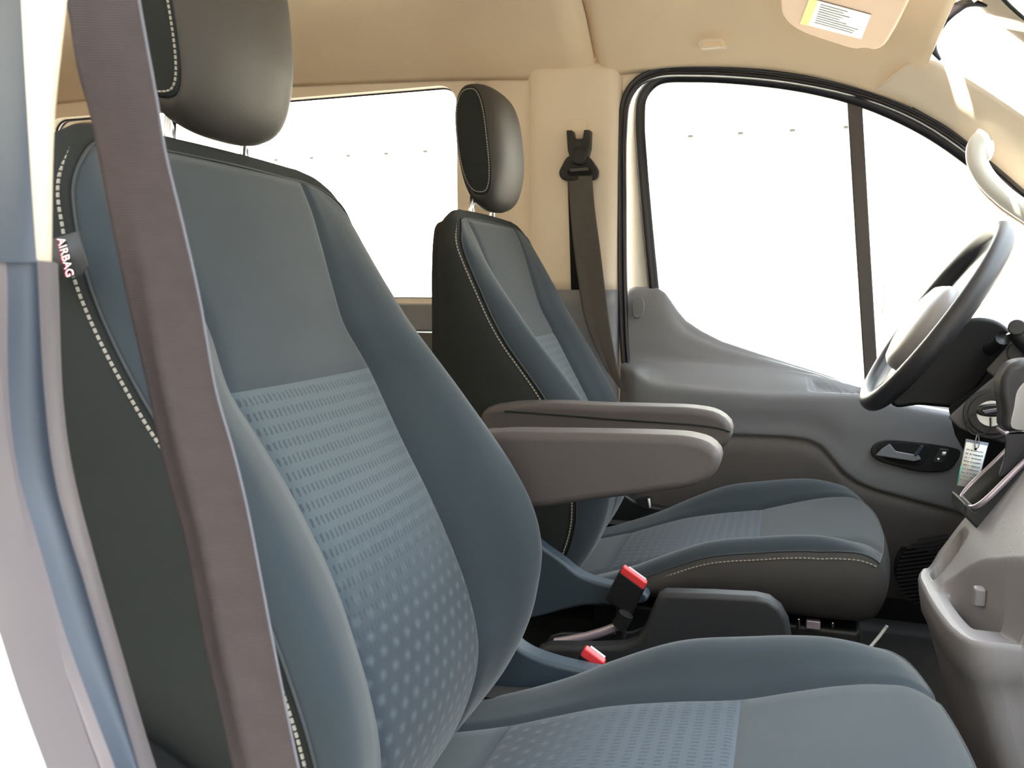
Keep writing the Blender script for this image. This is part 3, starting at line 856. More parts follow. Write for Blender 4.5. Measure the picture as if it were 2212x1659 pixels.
        row.append(V(xr - 0.010, y * 0.96 , z + zt_ - nz * 0.012))
        row.append(V(xr - 0.016, y * 0.88 , z + zt_ - nz * 0.035))
        band.append(row)
        k = 0.008 / max(0.03, x - xr)
        b = 0.012 * math.sin(math.pi * k) ** 0.7
        seamP.append(V(x - 0.008, y + ny * (b + 0.0006), z + nz * (b + 0.0006)))
        seamN.append((0, ny, nz))
        pipeP.append(V(x + 0.0005, y + ny * 0.0005, z + nz * 0.0005))
    bk = grid('backrest', band, MT['side'], root, flip=True)
    L = [b[-1] for b in band]
    nb = len(L)
    grid('back_panel', [[tuple(np.array(L[i]) * (1 - t) + np.array(L[nb - 1 - i]) * t + np.array((-0.015 * math.sin(math.pi * t), 0, 0))) for t in np.linspace(0, 1, 8)] for i in range(nb // 2)], MT['side'], bk)
    pp = spline(pipeP[::3], 240)
    tube('seam_piping', pp, 0.0016, MT['piping'], bk, n=6, normal=(1, 0, 0))
    i0, i1 = 0, len(seamP)
    stitches('stitching', seamP[i0:i1], seamN[i0:i1], bk, MT['thread'])

    # ---------------- headrest
    HX, HZ = -0.590, 1.092 + head_dz
    hwo, hwi = 0.112, 0.090
    hw_ = lambda y: hwi if y * arm_side > 0 else hwo
    def ring(y):
        u = abs(y) / hw_(y)
        k = math.sqrt(max(0, 1 - u ** 2.4))
        front = 0.027 + 0.027 * k
        rear = 0.037 + 0.012 * k
        zt = 0.103 + 0.014 * k
        zb = 0.105 + 0.028 * k
        pts = []
        for t in np.linspace(0, 2 * math.pi, 56, endpoint=False):
            c, s = math.cos(t), math.sin(t)
            ex = 2 / 2.7
            X = math.copysign(abs(c) ** ex, c)
            S = math.copysign(abs(s) ** ex, s)
            fx = front if X > 0 else rear
            zz = zt if S > 0 else zb
            lean = -0.10 * S * 0.1                    # slight backward lean
            low = max(0, -S - 0.35) / 0.65               # the lower front tucks back
            nar = 1 - 0.16 * ((1 - S) / 2) ** 2.2 - 0.05 * max(0, S)
            pts.append(V(HX + X * fx + lean - 0.010 * low * (X > 0) * k - 0.004, y * nar, HZ + S * zz))
        return pts
    ys = np.sin(np.linspace(-math.pi / 2, math.pi / 2, 34))
    ys = [v * hw_(v) for v in ys]
    hr = grid('headrest', [ring(y) for y in ys], MT['vinyl'], root, cv=True, capu=True, flip=True)
    for s in (-1, 1):
        base = [np.array(p) for p in ring(s * hw_(s))]
        cen = sum(base) / len(base)
        rings = []
        for t, o_ in ((1.0, -0.002), (0.985, 0.0025), (0.93, 0.004), (0.7, 0.007), (0.35, 0.009), (0.02, 0.010)):
            rings.append([tuple(cen + (p - cen) * t + np.array((0, s * o_, 0))) for p in base])
        sp_ = grid('side_panel', rings, MT['side'], hr, cv=True, flip=s > 0)
        st = [tuple(cen + (p - cen) * 0.95 + np.array((0, s * 0.0042, 0))) for p in base]
        st = st + st[:1]
        stitches('stitching', spline(st, 200), (0, s, 0), hr, MT['thread'], pitch=0.005, length=0.0034, wid=0.0008)
    for s in (-1, 1):
        px_, pz_ = HX - 0.018, HZ - 0.10
        tube('headrest_post', [V(px_, s * 0.062, pz_ + 0.01), V(px_ - 0.004, s * 0.062, pz_ - 0.03), V(px_ - 0.008, s * 0.062, 0.91)], 0.006, MT['chrome'], root, n=12)
        c = [V(px_ - 0.006 + 0.017 * math.cos(a), s * 0.062 + 0.022 * math.sin(a), 0.933) for a in np.linspace(0, 2 * math.pi, 24, endpoint=False)]
        prism('post_guide', c, (0, 0, 0.014), MT['dark'], root, bevel=0.003)

    # ---------------- cushion
    dx, dz = cush_d
    S = [0.0, 0.04, 0.095, 0.155, 0.215, 0.30, 0.38, 0.445, 0.495, 0.545, 0.585, 0.612, 0.635]
    CX = [-0.40, -0.36, -0.307, -0.25, -0.195, -0.112, -0.033, 0.027, 0.074, 0.120, 0.156, 0.180, 0.194]
    CZ = [0.235, 0.246, 0.262, 0.283, 0.302, 0.321, 0.335, 0.352, 0.364, 0.371, 0.370, 0.358, 0.338]
    BZ = [0.004, 0.006, 0.010, 0.014, 0.024, 0.042, 0.044, 0.036, 0.027, 0.015, 0.006, 0.001, 0.0]
    WC = [0.140, 0.140, 0.141, 0.143, 0.146, 0.150, 0.154, 0.158, 0.162, 0.166, 0.169, 0.170, 0.170]
    WO = [0.232, 0.234, 0.236, 0.238, 0.240, 0.242, 0.243, 0.243, 0.242, 0.241, 0.239, 0.234, 0.228]
    f = lambda t, s: float(cr(S, t, s))
    s0, s1 = 0.095, 0.38                                 # insert between these
    nose = lambda y, s: -0.024 * (abs(y) / 0.235) ** 2.2 * max(0, min(1, (s - 0.40) / 0.22))
    def cmid(s, n=20):
        a, x0, z0 = f(WC, s), f(CX, s), f(CZ, s)
        out = []
        for u in np.linspace(-1, 1, n):
            g = max(groove(a - abs(u) * a), groove(abs(s - s0)), groove(abs(s - s1)))
            out.append(V(x0 + dx + nose(u * a, s), u * a, z0 + dz + 0.005 * (1 - u * u) - g))
        return out
    def chalf(s, sd):
        a, c, x0, z0, p = f(WC, s), f(WO, s), f(CX, s), f(CZ, s), f(BZ, s)
        b = a + 0.72 * (c - a)
        q = p - 0.019 * max(0.0, min(1.0, (0.60 - s) / 0.10))
        k = [(a, 0), (a + 0.3 * (b - a), 0.4 * p), (a + 0.65 * (b - a), 0.85 * p), (b, p), (b + 0.6 * (c - b), p + 0.36 * (q - p)), (c, q)]
        return [V(x0 + dx + nose(y, s), sd * y, z0 + dz + z - groove(y - a)) for y, z, _ in spline([(y, z, 0) for y, z in k], 24)]
    def crow(name, a, b, n, m):
        ss = np.linspace(a, b, n)
        rows = [cmid(s) for s in ss]
        uv = [[(p[1] - yc, s) for p in r] for r, s in zip(rows, ss)]
        return grid(name, rows, m, root, uv=uv, flip=True)
    crow('cushion_rear_panel', 0.0, s0, 12, MT['cloth'])
    crow('cushion_insert', s0, s1, 40, MT['insert_c'])
    crow('cushion_front_panel', s1, 0.612, 50, MT['cloth'])
    SS = np.linspace(0, 0.612, 84)
    for sd in (-1, 1):
        grid('cushion_bolster', [chalf(s, sd) for s in SS], MT['cloth'], root, flip=sd > 0)
    # stitched outline and the band below it
    e = [chalf(s, -1)[-1] for s in SS] + chalf(0.612, -1)[::-1][1:] + cmid(0.612)[1:-1] + chalf(0.612, 1)[:-1] + [chalf(s, 1)[-1] for s in SS[::-1]]
    E_ = np.array(e)
    t2 = np.gradient(E_[:, :2], axis=0)
    t2 /= np.linalg.norm(t2, axis=1)[:, None] + 1e-9
    # smooth the outward normals around the front corners
    nn = np.stack([t2[:, 1], -t2[:, 0]], 1)
    ker = np.ones(7) / 7
    nn = np.stack([np.convolve(np.pad(nn[:, k], 3, 'edge'), ker, 'valid') for k in range(2)], 1)
    nn /= np.linalg.norm(nn, axis=1)[:, None] + 1e-9
    band, sp2, sn2 = [], [], []
    for (x, y, z), (nx, ny) in zip(E_, nn):
        zb = dz + 0.258 + 0.010 * max(0, -nx) + 0.012 * max(0.0, nx)
        row = []
        for t in np.linspace(0, 1, 12):
            b = 0.013 * math.sin(math.pi * t) ** 0.8 - 0.005 * t ** 6
            row.append((x + nx * b, y + ny * b, z + (zb - z) * t))
        row.append((x - nx * 0.03, y - ny * 0.03, zb - 0.004))
        band.append(row)
        k = 0.13
        sp2.append((x + nx * 0.0068, y + ny * 0.0068, z - 0.010))
        sn2.append((nx, ny, 0.2))
    cb = grid('cushion', band, MT['apron'], root, flip=True)
    sp2, sn2 = np.array(sp2), np.array(sn2)
    for side in (sp2[:, 1] < yc, sp2[:, 1] >= yc):
        ok = side & (np.abs(sn2[:, 1]) > 0.75)
        stitches('stitching', sp2[ok], sn2[ok], cb, MT['thread'], pitch=0.0068, length=0.0044, wid=0.0009)
    tube('seam_piping', E_, 0.0016, MT['piping'], cb, n=6, normal=(0, 0, 1))
    # closing underside and seat frame
    box('seat_frame', V(-0.09 + dx, 0, 0.202 + dz), (0.46, 0.42, 0.06), MT['black'], root, bevel=0.01)
    box('pedestal', V(-0.19 + dx, 0, 0.093), (0.58, 0.40, 0.185), MT['matte'], root, bevel=0.01)
    for s in (-1, 1):
        box('slide_rail', V(-0.07 + dx, s * 0.19, 0.176), (0.44, 0.03, 0.02), MT['chrome'], root, bevel=0.003)

    # ---------------- trim that hides the recliner hinge
    for sd in (-1, 1):
        y0 = sd * 0.252
        top_ = [(-0.54, 0.43), (-0.49, 0.42), (-0.44, 0.392), (-0.403, 0.352), (-0.36, 0.325), (-0.326, 0.302), (-0.285, 0.292), (-0.24, 0.288), (-0.21, 0.284)]
        bot = [(-0.205, 0.27), (-0.24, 0.258), (-0.32, 0.246), (-0.42, 0.21), (-0.50, 0.20), (-0.56, 0.24), (-0.57, 0.36)]
        ol = spline([(x + dx * 0.5, 0, z + dz * 0.5) for x, z in top_ + bot], 70, True)
        prism('side_shield', [V(x, y0 - (0.0 if sd > 0 else 0.034), z) for x, _, z in ol], (0, 0.034, 0), MT['shield'] if sd == arm_side else MT['black'], root, bevel=0.008, seg=3)

    # ---------------- armrest
    y0, y1, prof, seam = armrest
    ar = prism('armrest', [(x, y0, z) for x, _, z in spline([(x, 0, z) for x, z in prof], 90, True)], (0, y1 - y0, 0), MT['armvinyl'], root, bevel=0.012, seg=5)
    if seam:
        yy = (y0 - 0.0004) if arm_side < 0 else y0 - 0.0004
        tube('seam_piping', spline([(x, yy, z) for x, z in seam], 50), 0.0016, MT['side'], ar, n=6)
    return root, bk

def seats():
    # the nearer seat: its armrest is on the far (inboard) side
    pa = [(p[0], p[2]) for p in [(-0.4002, -0.18, 0.5989), (-0.37, -0.18, 0.6064), (-0.2825, -0.18, 0.6113), (-0.2084, -0.18, 0.6142), (-0.1433, -0.18, 0.6161), (-0.1087, -0.18, 0.6152), (-0.0831, -0.18, 0.6079), (-0.071, -0.18, 0.5929), (-0.076, -0.18, 0.5727), (-0.097, -0.18, 0.5552), (-0.1593, -0.18, 0.5389), (-0.2317, -0.18, 0.5237), (-0.3109, -0.18, 0.5063), (-0.3872, -0.18, 0.4965)]]
    ps_ = [(p[0], p[2]) for p in [(-0.1014, -0.18, 0.5507), (-0.0792, -0.18, 0.5666), (-0.0737, -0.18, 0.5916), (-0.083, -0.18, 0.6038), (-0.1087, -0.18, 0.6122)]]
    near, bk = seat(-0.43, 1, 0.0, (0.0, 0.0), ('dark grey cloth front passenger seat nearest the open door, shoulder belt hanging across it', 'car seat', 'front seats'), (-0.18, -0.12, pa, None))
    pd = [(p[0], p[2]) for p in [(-0.5031, 0.13, 0.5848), (-0.4686, 0.13, 0.5979), (-0.3763, 0.13, 0.606), (-0.2877, 0.13, 0.606), (-0.195, 0.13, 0.6079), (-0.1354, 0.13, 0.6076), (-0.0987, 0.13, 0.6011), (-0.0781, 0.13, 0.5841), (-0.0761, 0.13, 0.5662), (-0.0885, 0.13, 0.5459), (-0.1334, 0.13, 0.5301), (-0.2085, 0.13, 0.5174), (-0.3674, 0.13, 0.4945), (-0.4949, 0.13, 0.4815)]]
    sd = [(p[0], p[2]) for p in [(-0.46, 0.13, 0.5885), (-0.368, 0.13, 0.5864), (-0.2874, 0.13, 0.5841), (-0.2097, 0.13, 0.5826), (-0.1347, 0.13, 0.5811), (-0.0908, 0.13, 0.5767), (-0.0792, 0.13, 0.5728)]]
    far, bk2 = seat(0.43, -1, 0.0, (0.0, 0.0), ('dark grey cloth driver seat standing behind the steering wheel', 'car seat', 'front seats'), (0.13, 0.19, pd, sd))
    # bright metal catches of the runner, seen under the cushion
    for k, (x0, x1, y0, y1, m) in enumerate(((1722, 1728, 1336, 1362, 'chrome'), (1742, 1772, 1340, 1360, 'silver'), (1796, 1802, 1344, 1358, 'chrome'))):
        c = [(0.0361, 0.2, 0.2494), (0.0413, 0.2, 0.2289), (0.0508, 0.2, 0.2481), (0.0733, 0.2, 0.2333), (0.0899, 0.2, 0.25), (0.0946, 0.2, 0.2394)]
        a, b = c[2 * k], c[2 * k + 1]
        prism('runner_catch', [(a[0], 0.20, a[2]), (b[0], 0.20, a[2]), (b[0], 0.20, b[2]), (a[0], 0.20, b[2])], (0, 0.012, 0), MT[m], far, bevel=0.002)
    box('runner_rail', (0.06, 0.225, 0.17), (0.2, 0.03, 0.06), MT['matte'], far)
    tube('slide_bar', spline([(0.1531, 0.22, 0.2071), (0.1663, 0.22, 0.2282), (0.1766, 0.22, 0.2472)], 8), 0.0028, MT['paper'], far, n=8)
    # airbag tag sewn into the outboard side seam of the nearer seat
    tg = [(-0.5358, -0.691, 0.8458), (-0.5286, -0.691, 0.8181), (-0.5352, -0.691, 0.8112), (-0.5598, -0.691, 0.8076), (-0.5652, -0.691, 0.8076), (-0.5698, -0.691, 0.8388), (-0.559, -0.691, 0.8408)]
    t = prism('airbag_tag', tg, (0, 0.0015, 0), MT['dark'], bk, bevel=0)
    a, b = Vector((-0.5524, -0.6915, 0.8392)), Vector((-0.5456, -0.6915, 0.8112))
    n = Vector((0, -1, 0))
    mid = (a + b) / 2
    xd = (b - a)
    text('airbag_lettering', 'AIRBAG', 0.0092, mid + Vector((0, -0.0006, 0)), xd, n.cross(xd), MT['white_text'], bk, stretch=1.25)
    text('airbag_lettering_shadow', 'AIRBAG', 0.0092, mid + Vector((-0.0016, -0.0002, 0.0)), xd, n.cross(xd), MT['red_text'], bk, stretch=1.25)
seats()

# ================================================================== SEAT BELTS
def ribbon(name, left, right, m, parent, n=90, thick=0.0014, wave=0.0):
    a, b = spline(left, n), spline(right, n)
    L = np.concatenate([[0], np.cumsum(np.linalg.norm(np.diff((a + b) / 2, axis=0), axis=1))])
    rows, uv = [], []
    for i in range(n):
        r, u = [], []
        for t in np.linspace(0, 1, 17):
            p = a[i] * (1 - t) + b[i] * t
            f = min(1.0, max(0.0, (i / n - 0.25) / 0.2))
            v = t / 0.36 if t < 0.36 else (1 - t) / 0.64
            p = p + np.array((0, wave * f * v ** 1.5, 0))
            r.append(p)
            u.append((t * 0.046, L[i]))
        rows.append(r)
        uv.append(u)
    return grid(name, rows, m, parent, uv=uv, thick=thick)

def belts():
    nb = empty('seat_belt', (-0.4, -0.795, 0.75), 'wide brown-grey seat belt hanging close to the camera across the nearer seat', 'seat belt', 'seat belts')
    l = [(-0.4296, -0.8, 1.015), (-0.4203, -0.8, 0.974), (-0.4146, -0.8, 0.933), (-0.407, -0.8, 0.9051), (-0.3971, -0.8, 0.8493), (-0.3865, -0.8, 0.7956), (-0.3744, -0.8, 0.7413), (-0.3646, -0.8, 0.6922), (-0.3517, -0.8, 0.6459), (-0.3394, -0.8, 0.5749), (-0.3221, -0.8, 0.4978), (-0.3092, -0.8, 0.4434)]
    r = [(-0.3793, -0.79, 1.0124), (-0.3747, -0.79, 0.9723), (-0.365, -0.79, 0.9125), (-0.3606, -0.79, 0.8822), (-0.3507, -0.79, 0.8405), (-0.3408, -0.79, 0.7956), (-0.3308, -0.79, 0.736), (-0.3214, -0.79, 0.7047), (-0.3128, -0.79, 0.6703), (-0.3021, -0.79, 0.6122), (-0.2957, -0.79, 0.5769), (-0.2807, -0.79, 0.5), (-0.268, -0.79, 0.446)]
    ribbon('webbing', l, r, MT['belt'], nb, wave=-0.008)
    e = spline(r, 60)
    sweep('selvedge', e + np.array((0, -0.001, 0)), circ(0.0009, 8), MT['selv'], nb)
    fb = empty('seat_belt', (-0.5024, 0.82, 1.1242), 'dark seat belt hanging from its black anchor on the far beige pillar', 'seat belt', 'seat belts')
    l = [(-0.5271, 0.812, 1.0794), (-0.5218, 0.812, 1.0114), (-0.5127, 0.812, 0.9201), (-0.4999, 0.812, 0.8282), (-0.4823, 0.812, 0.7356), (-0.4577, 0.812, 0.6662), (-0.4236, 0.812, 0.597)]
    r = [(-0.4646, 0.806, 1.076), (-0.4567, 0.806, 0.9976), (-0.4415, 0.806, 0.8959), (-0.426, 0.806, 0.7822), (-0.4119, 0.806, 0.6905), (-0.3956, 0.806, 0.61), (-0.377, 0.806, 0.5409)]
    ribbon('webbing', l, r, MT['belt2'], fb, wave=0.002)
    ap = [(-0.3187, 0.655, 0.3122), (-0.2907, 0.655, 0.3189), (-0.2843, 0.655, 0.3184), (-0.2817, 0.655, 0.2944), (-0.2902, 0.655, 0.2892), (-0.3141, 0.655, 0.3004)]
    prism('lower_anchor', ap, (0, 0.02, 0), MT['black'], fb, bevel=0.002)
    ap = [(-0.2894, 0.654, 0.3171), (-0.2841, 0.654, 0.3175), (-0.2815, 0.654, 0.2958), (-0.2858, 0.654, 0.2943)]
    prism('anchor_label', ap, (0, 0.001, 0), MT['paper'], fb, bevel=0)
    # triangular guide loop
    ol = spline([(-0.5276, 0.808, 1.126), (-0.5417, 0.808, 1.1065), (-0.5499, 0.808, 1.0866), (-0.5427, 0.808, 1.0728), (-0.5224, 0.808, 1.0663), (-0.4965, 0.808, 1.0653), (-0.4684, 0.808, 1.0652), (-0.4534, 0.808, 1.0713), (-0.4501, 0.808, 1.0867), (-0.4596, 0.808, 1.1049), (-0.4784, 0.808, 1.1257), (-0.5018, 0.808, 1.1314)], 60, True)
    gl = prism('guide_loop', ol, (0, 0.016, 0), MT['black'], fb, bevel=0.004)
    sl = [(-0.5293, 0.8065, 1.0878), (-0.5199, 0.8065, 1.0974), (-0.4754, 0.8065, 1.0987), (-0.4637, 0.8065, 1.086), (-0.4706, 0.8065, 1.0785), (-0.5221, 0.8065, 1.0785)]
    prism('loop_slot', sl, (0, 0.004, 0), MT['matte'], gl, bevel=0.001)
    bar = [(-0.522, 0.8055, 1.0963), (-0.4752, 0.8055, 1.0975), (-0.4728, 0.8055, 1.0896), (-0.5196, 0.8055, 1.0883)]
    prism('loop_bar', bar, (0, 0.003, 0), MT['belt2'], gl, bevel=0.001)
    # height adjuster with its forked top
    ol = [(-0.5296, 0.8, 1.1881), (-0.5144, 0.8, 1.1872), (-0.5107, 0.8, 1.166), (-0.4885, 0.8, 1.1648), (-0.4853, 0.8, 1.1866), (-0.4702, 0.8, 1.1857), (-0.4709, 0.8, 1.144), (-0.481, 0.8, 1.107), (-0.4972, 0.8, 1.1011), (-0.516, 0.8, 1.1086), (-0.5257, 0.8, 1.1391)]
    ad = prism('height_adjuster', ol, (0, 0.03, 0), MT['black'], fb, bevel=0.0025)
    bt = [(-0.5075, 0.797, 1.1598), (-0.4912, 0.797, 1.16), (-0.4888, 0.797, 1.1467), (-0.5074, 0.797, 1.1455)]
    prism('adjuster_button', bt, (0, 0.006, 0), MT['dark'], ad, bevel=0.001)
    cap = spline([(-0.5095, 0.792, 1.1359), (-0.4933, 0.792, 1.1417), (-0.4771, 0.792, 1.1409), (-0.4792, 0.792, 1.119), (-0.486, 0.792, 1.1039), (-0.5023, 0.792, 1.1046), (-0.5117, 0.792, 1.1184)], 30, True)
    prism('adjuster_cap', cap, (0, 0.012, 0), MT['black'], ad, bevel=0.004)
belts()

def buckle(Y, top_l, top_r, low_r, low_l, label, stalk_to):
    """belt buckle: top_l..low_l are the corners of its near face"""
    o = empty('belt_buckle', low_l, label, 'belt buckle', 'belt buckles')
    a, b, c, d = (Vector(p) for p in (top_l, top_r, low_r, low_l))
    ay = Vector((0, 0.024, 0))
    prism('buckle_body', [a, b, c, d], ay, MT['black'], o, bevel=0.004)
    ax = (b - a)
    upv = ((a - d).normalized())
    k = upv * 0.011
    prism('release_button', [a + ax * 0.03 - upv * 0.004, b - ax * 0.03 - upv * 0.004, b - ax * 0.03 + k, a + ax * 0.03 + k], ay * 0.55, MT['red'], o, bevel=0.003)
    prism('tongue_slot', [a + ax * 0.2 + ay * 0.7 - upv * 0.004, b - ax * 0.1 + ay * 0.7 - upv * 0.004, b - ax * 0.1 + ay * 0.7 + k * 0.8, a + ax * 0.2 + ay * 0.7 + k * 0.8], ay * 0.22, MT['silver'], o, bevel=0.001)
    m = (c + d) / 2 + ay * 0.5
    tube('stalk', spline([m + upv * 0.01, (m + Vector(stalk_to)) / 2 + Vector((0.008, 0, 0)), Vector(stalk_to)], 16), 0.009, MT['matte'], o)
    return o
buckle(.10, (-0.2488, 0.105, 0.3323), (-0.2058, 0.105, 0.3054), (-0.2288, 0.105, 0.2528), (-0.2741, 0.105, 0.2794), 'black belt buckle with red release button beside the driver seat cushion', (-0.26, 0.12, 0.14))
buckle(-.16, (-0.2565, -0.138, 0.2936), (-0.2253, -0.138, 0.2745), (-0.2497, -0.138, 0.2133), (-0.2863, -0.138, 0.2404), 'black belt buckle with red release button tucked beside the nearer seat cushion', (-0.27, -0.128, 0.14))

# ================================================================== BETWEEN THE SEATS
def tunnel():
    o = empty('floor_console', (-0.05, 0.03, 0.0), 'low black plastic console and tray between the two front seats', 'console')
    ol = [(-0.3901, 0.05, 0.1761), (-0.3756, 0.05, 0.1994), (-0.3555, 0.05, 0.208), (-0.2808, 0.05, 0.2171), (-0.2312, 0.05, 0.2266), (-0.2111, 0.05, 0.2373), (-0.1995, 0.05, 0.2544), (-0.1855, 0.05, 0.2947), (-0.1772, 0.05, 0.3156), (-0.1671, 0.05, 0.3229), (-0.0918, 0.05, 0.3297), (-0.0287, 0.05, 0.3338), (-0.0084, 0.05, 0.3312), (0.0094, 0.05, 0.3188), (0.02, 0.05, 0.2999), (0.0249, 0.05, 0.275)]
    prof = [(ol[0][0], 0.02)] + [(x, z) for x, _, z in ol] + [(ol[-1][0], 0.02)]
    prism('console_wall', [(x, 0.05, z) for x, z in prof], (0, 0.034, 0), MT['dark'], o, bevel=0.009, seg=4)
    t = [(x, z) for x, _, z in ol[:7]]
    wall = [(t[0][0], 0.12)] + t + [(t[-1][0], 0.12)]
    prism('tray_side', [(x, 0.132, z - 0.01) for x, z in wall], (0, 0.008, 0), MT['dark'], o, bevel=0.003)
    box('tray_floor', (-0.28, 0.108, 0.15), (0.16, 0.05, 0.012), MT['matte'], o)
    lev = empty('brake_lever', (-0.25, 0.08, 0.2), 'silver lever with black grip lying in the tray between the front seats', 'lever')
    p = spline([(-0.3545, 0.09, 0.1984), (-0.3099, 0.09, 0.2129), (-0.2742, 0.09, 0.2277), (-0.2461, 0.09, 0.2428)], 20)
    tube('lever_arm', p, 0.008, MT['silver'], lev)
    tube('lever_grip', spline([(-0.2461, 0.09, 0.2428), (-0.2393, 0.09, 0.2533), (-0.234, 0.09, 0.2652)], 12), 0.013, MT['matte'], lev)
tunnel()

# ================================================================== DASHBOARD SIDE
def steering():
    o = empty('steering_wheel', (0.25, 0.43, 0.75), 'dark leather steering wheel with a glossy hub coloured pale for window glare', 'steering wheel')
    c = Vector((0.2506, 0.43, 0.7475))
    ax = Vector((-0.843, 0, 0.538)).normalized()          # towards the driver
    e1 = Vector((0, 1, 0))
    e2 = ax.cross(e1).normalized()
    if e2.z < 0:
        e2 = -e2
    R = 0.182
    HB = 0.030
    P = lambda a, b, h: c + e1 * a + e2 * b + ax * h
    ts = np.linspace(0, 2 * math.pi, 96, endpoint=False)
    rim = [P(R * math.cos(t), R * math.sin(t), 0) for t in ts]
    sweep('rim', [tuple(p) for p in rim], circ(0.0165, 16, 0.0175), MT['wheel'], o, normal=tuple(ax), closed=True)
    # hub: a cushion that bulges towards the driver
    out = [(0.085, 0.045), (0.06, 0.066), (0, 0.07), (-0.06, 0.066), (-0.085, 0.045), (-0.09, 0.0), (-0.07, -0.045), (-0.03, -0.075), (0.03, -0.075), (0.07, -0.045), (0.09, 0.0)]
    ring = spline([(a, b, 0) for a, b in out], 48, True)
    rows = []
    for t, h in ((1.0, -0.035), (1.0, -0.012), (0.97, -0.002), (0.88, 0.006), (0.6, 0.013), (0.3, 0.016), (0.01, 0.017)):
        rows.append([P(a * 1.1 * t, b * 1.15 * t - 0.02, h + HB - 0.012) for a, b, _ in ring])
    grid('hub', rows, MT['hub'], o, cv=True, flip=False)
    for a0, b0, a1, b1, wd in ((0.085, 0.015, 0.172, 0.03, 0.026), (-0.085, 0.015, -0.172, 0.03, 0.026), (0.03, -0.06, 0.055, -0.165, 0.016), (-0.03, -0.06, -0.055, -0.165, 0.016)):
        d = Vector((a1 - a0, b1 - b0)).normalized()
        nx, ny = -d.y * wd, d.x * wd
        q = [P(a0 + nx, b0 + ny, -0.014), P(a1 + nx * 0.8, b1 + ny * 0.8, -0.004), P(a1 - nx * 0.8, b1 - ny * 0.8, -0.004), P(a0 - nx, b0 - ny, -0.014)]
        prism('spoke', q, tuple(ax * -0.016), MT['wheel'], o, bevel=0.005)
    # column shroud
    s = empty('steering_column', (0.5, 0.47, 0.65), 'black steering column shroud behind the steering wheel', 'steering column')
    ol = spline([(0.2522, 0.36, 0.7086), (0.2802, 0.36, 0.7408), (0.3027, 0.36, 0.7512), (0.334, 0.36, 0.7485), (0.3568, 0.36, 0.7325), (0.3639, 0.36, 0.7171), (0.3386, 0.36, 0.6712), (0.3113, 0.36, 0.6259), (0.2868, 0.36, 0.5968), (0.2618, 0.36, 0.5965), (0.2254, 0.36, 0.5981), (0.1888, 0.36, 0.5931), (0.1809, 0.36, 0.6027), (0.2048, 0.36, 0.6429)], 70, True)
    prism('shroud', ol, (0, 0.14, 0), MT['shroud'], s, bevel=0.028, seg=6)
    st = [tuple(P(-0.08, 0.0, -0.09)), tuple(P(-0.13, 0.01, -0.085)), tuple(P(-0.175, 0.02, -0.075))]
    tube('column_stalk', spline(st, 12), 0.011, MT['black'], s, normal=tuple(ax))
    return P
WP = steering()

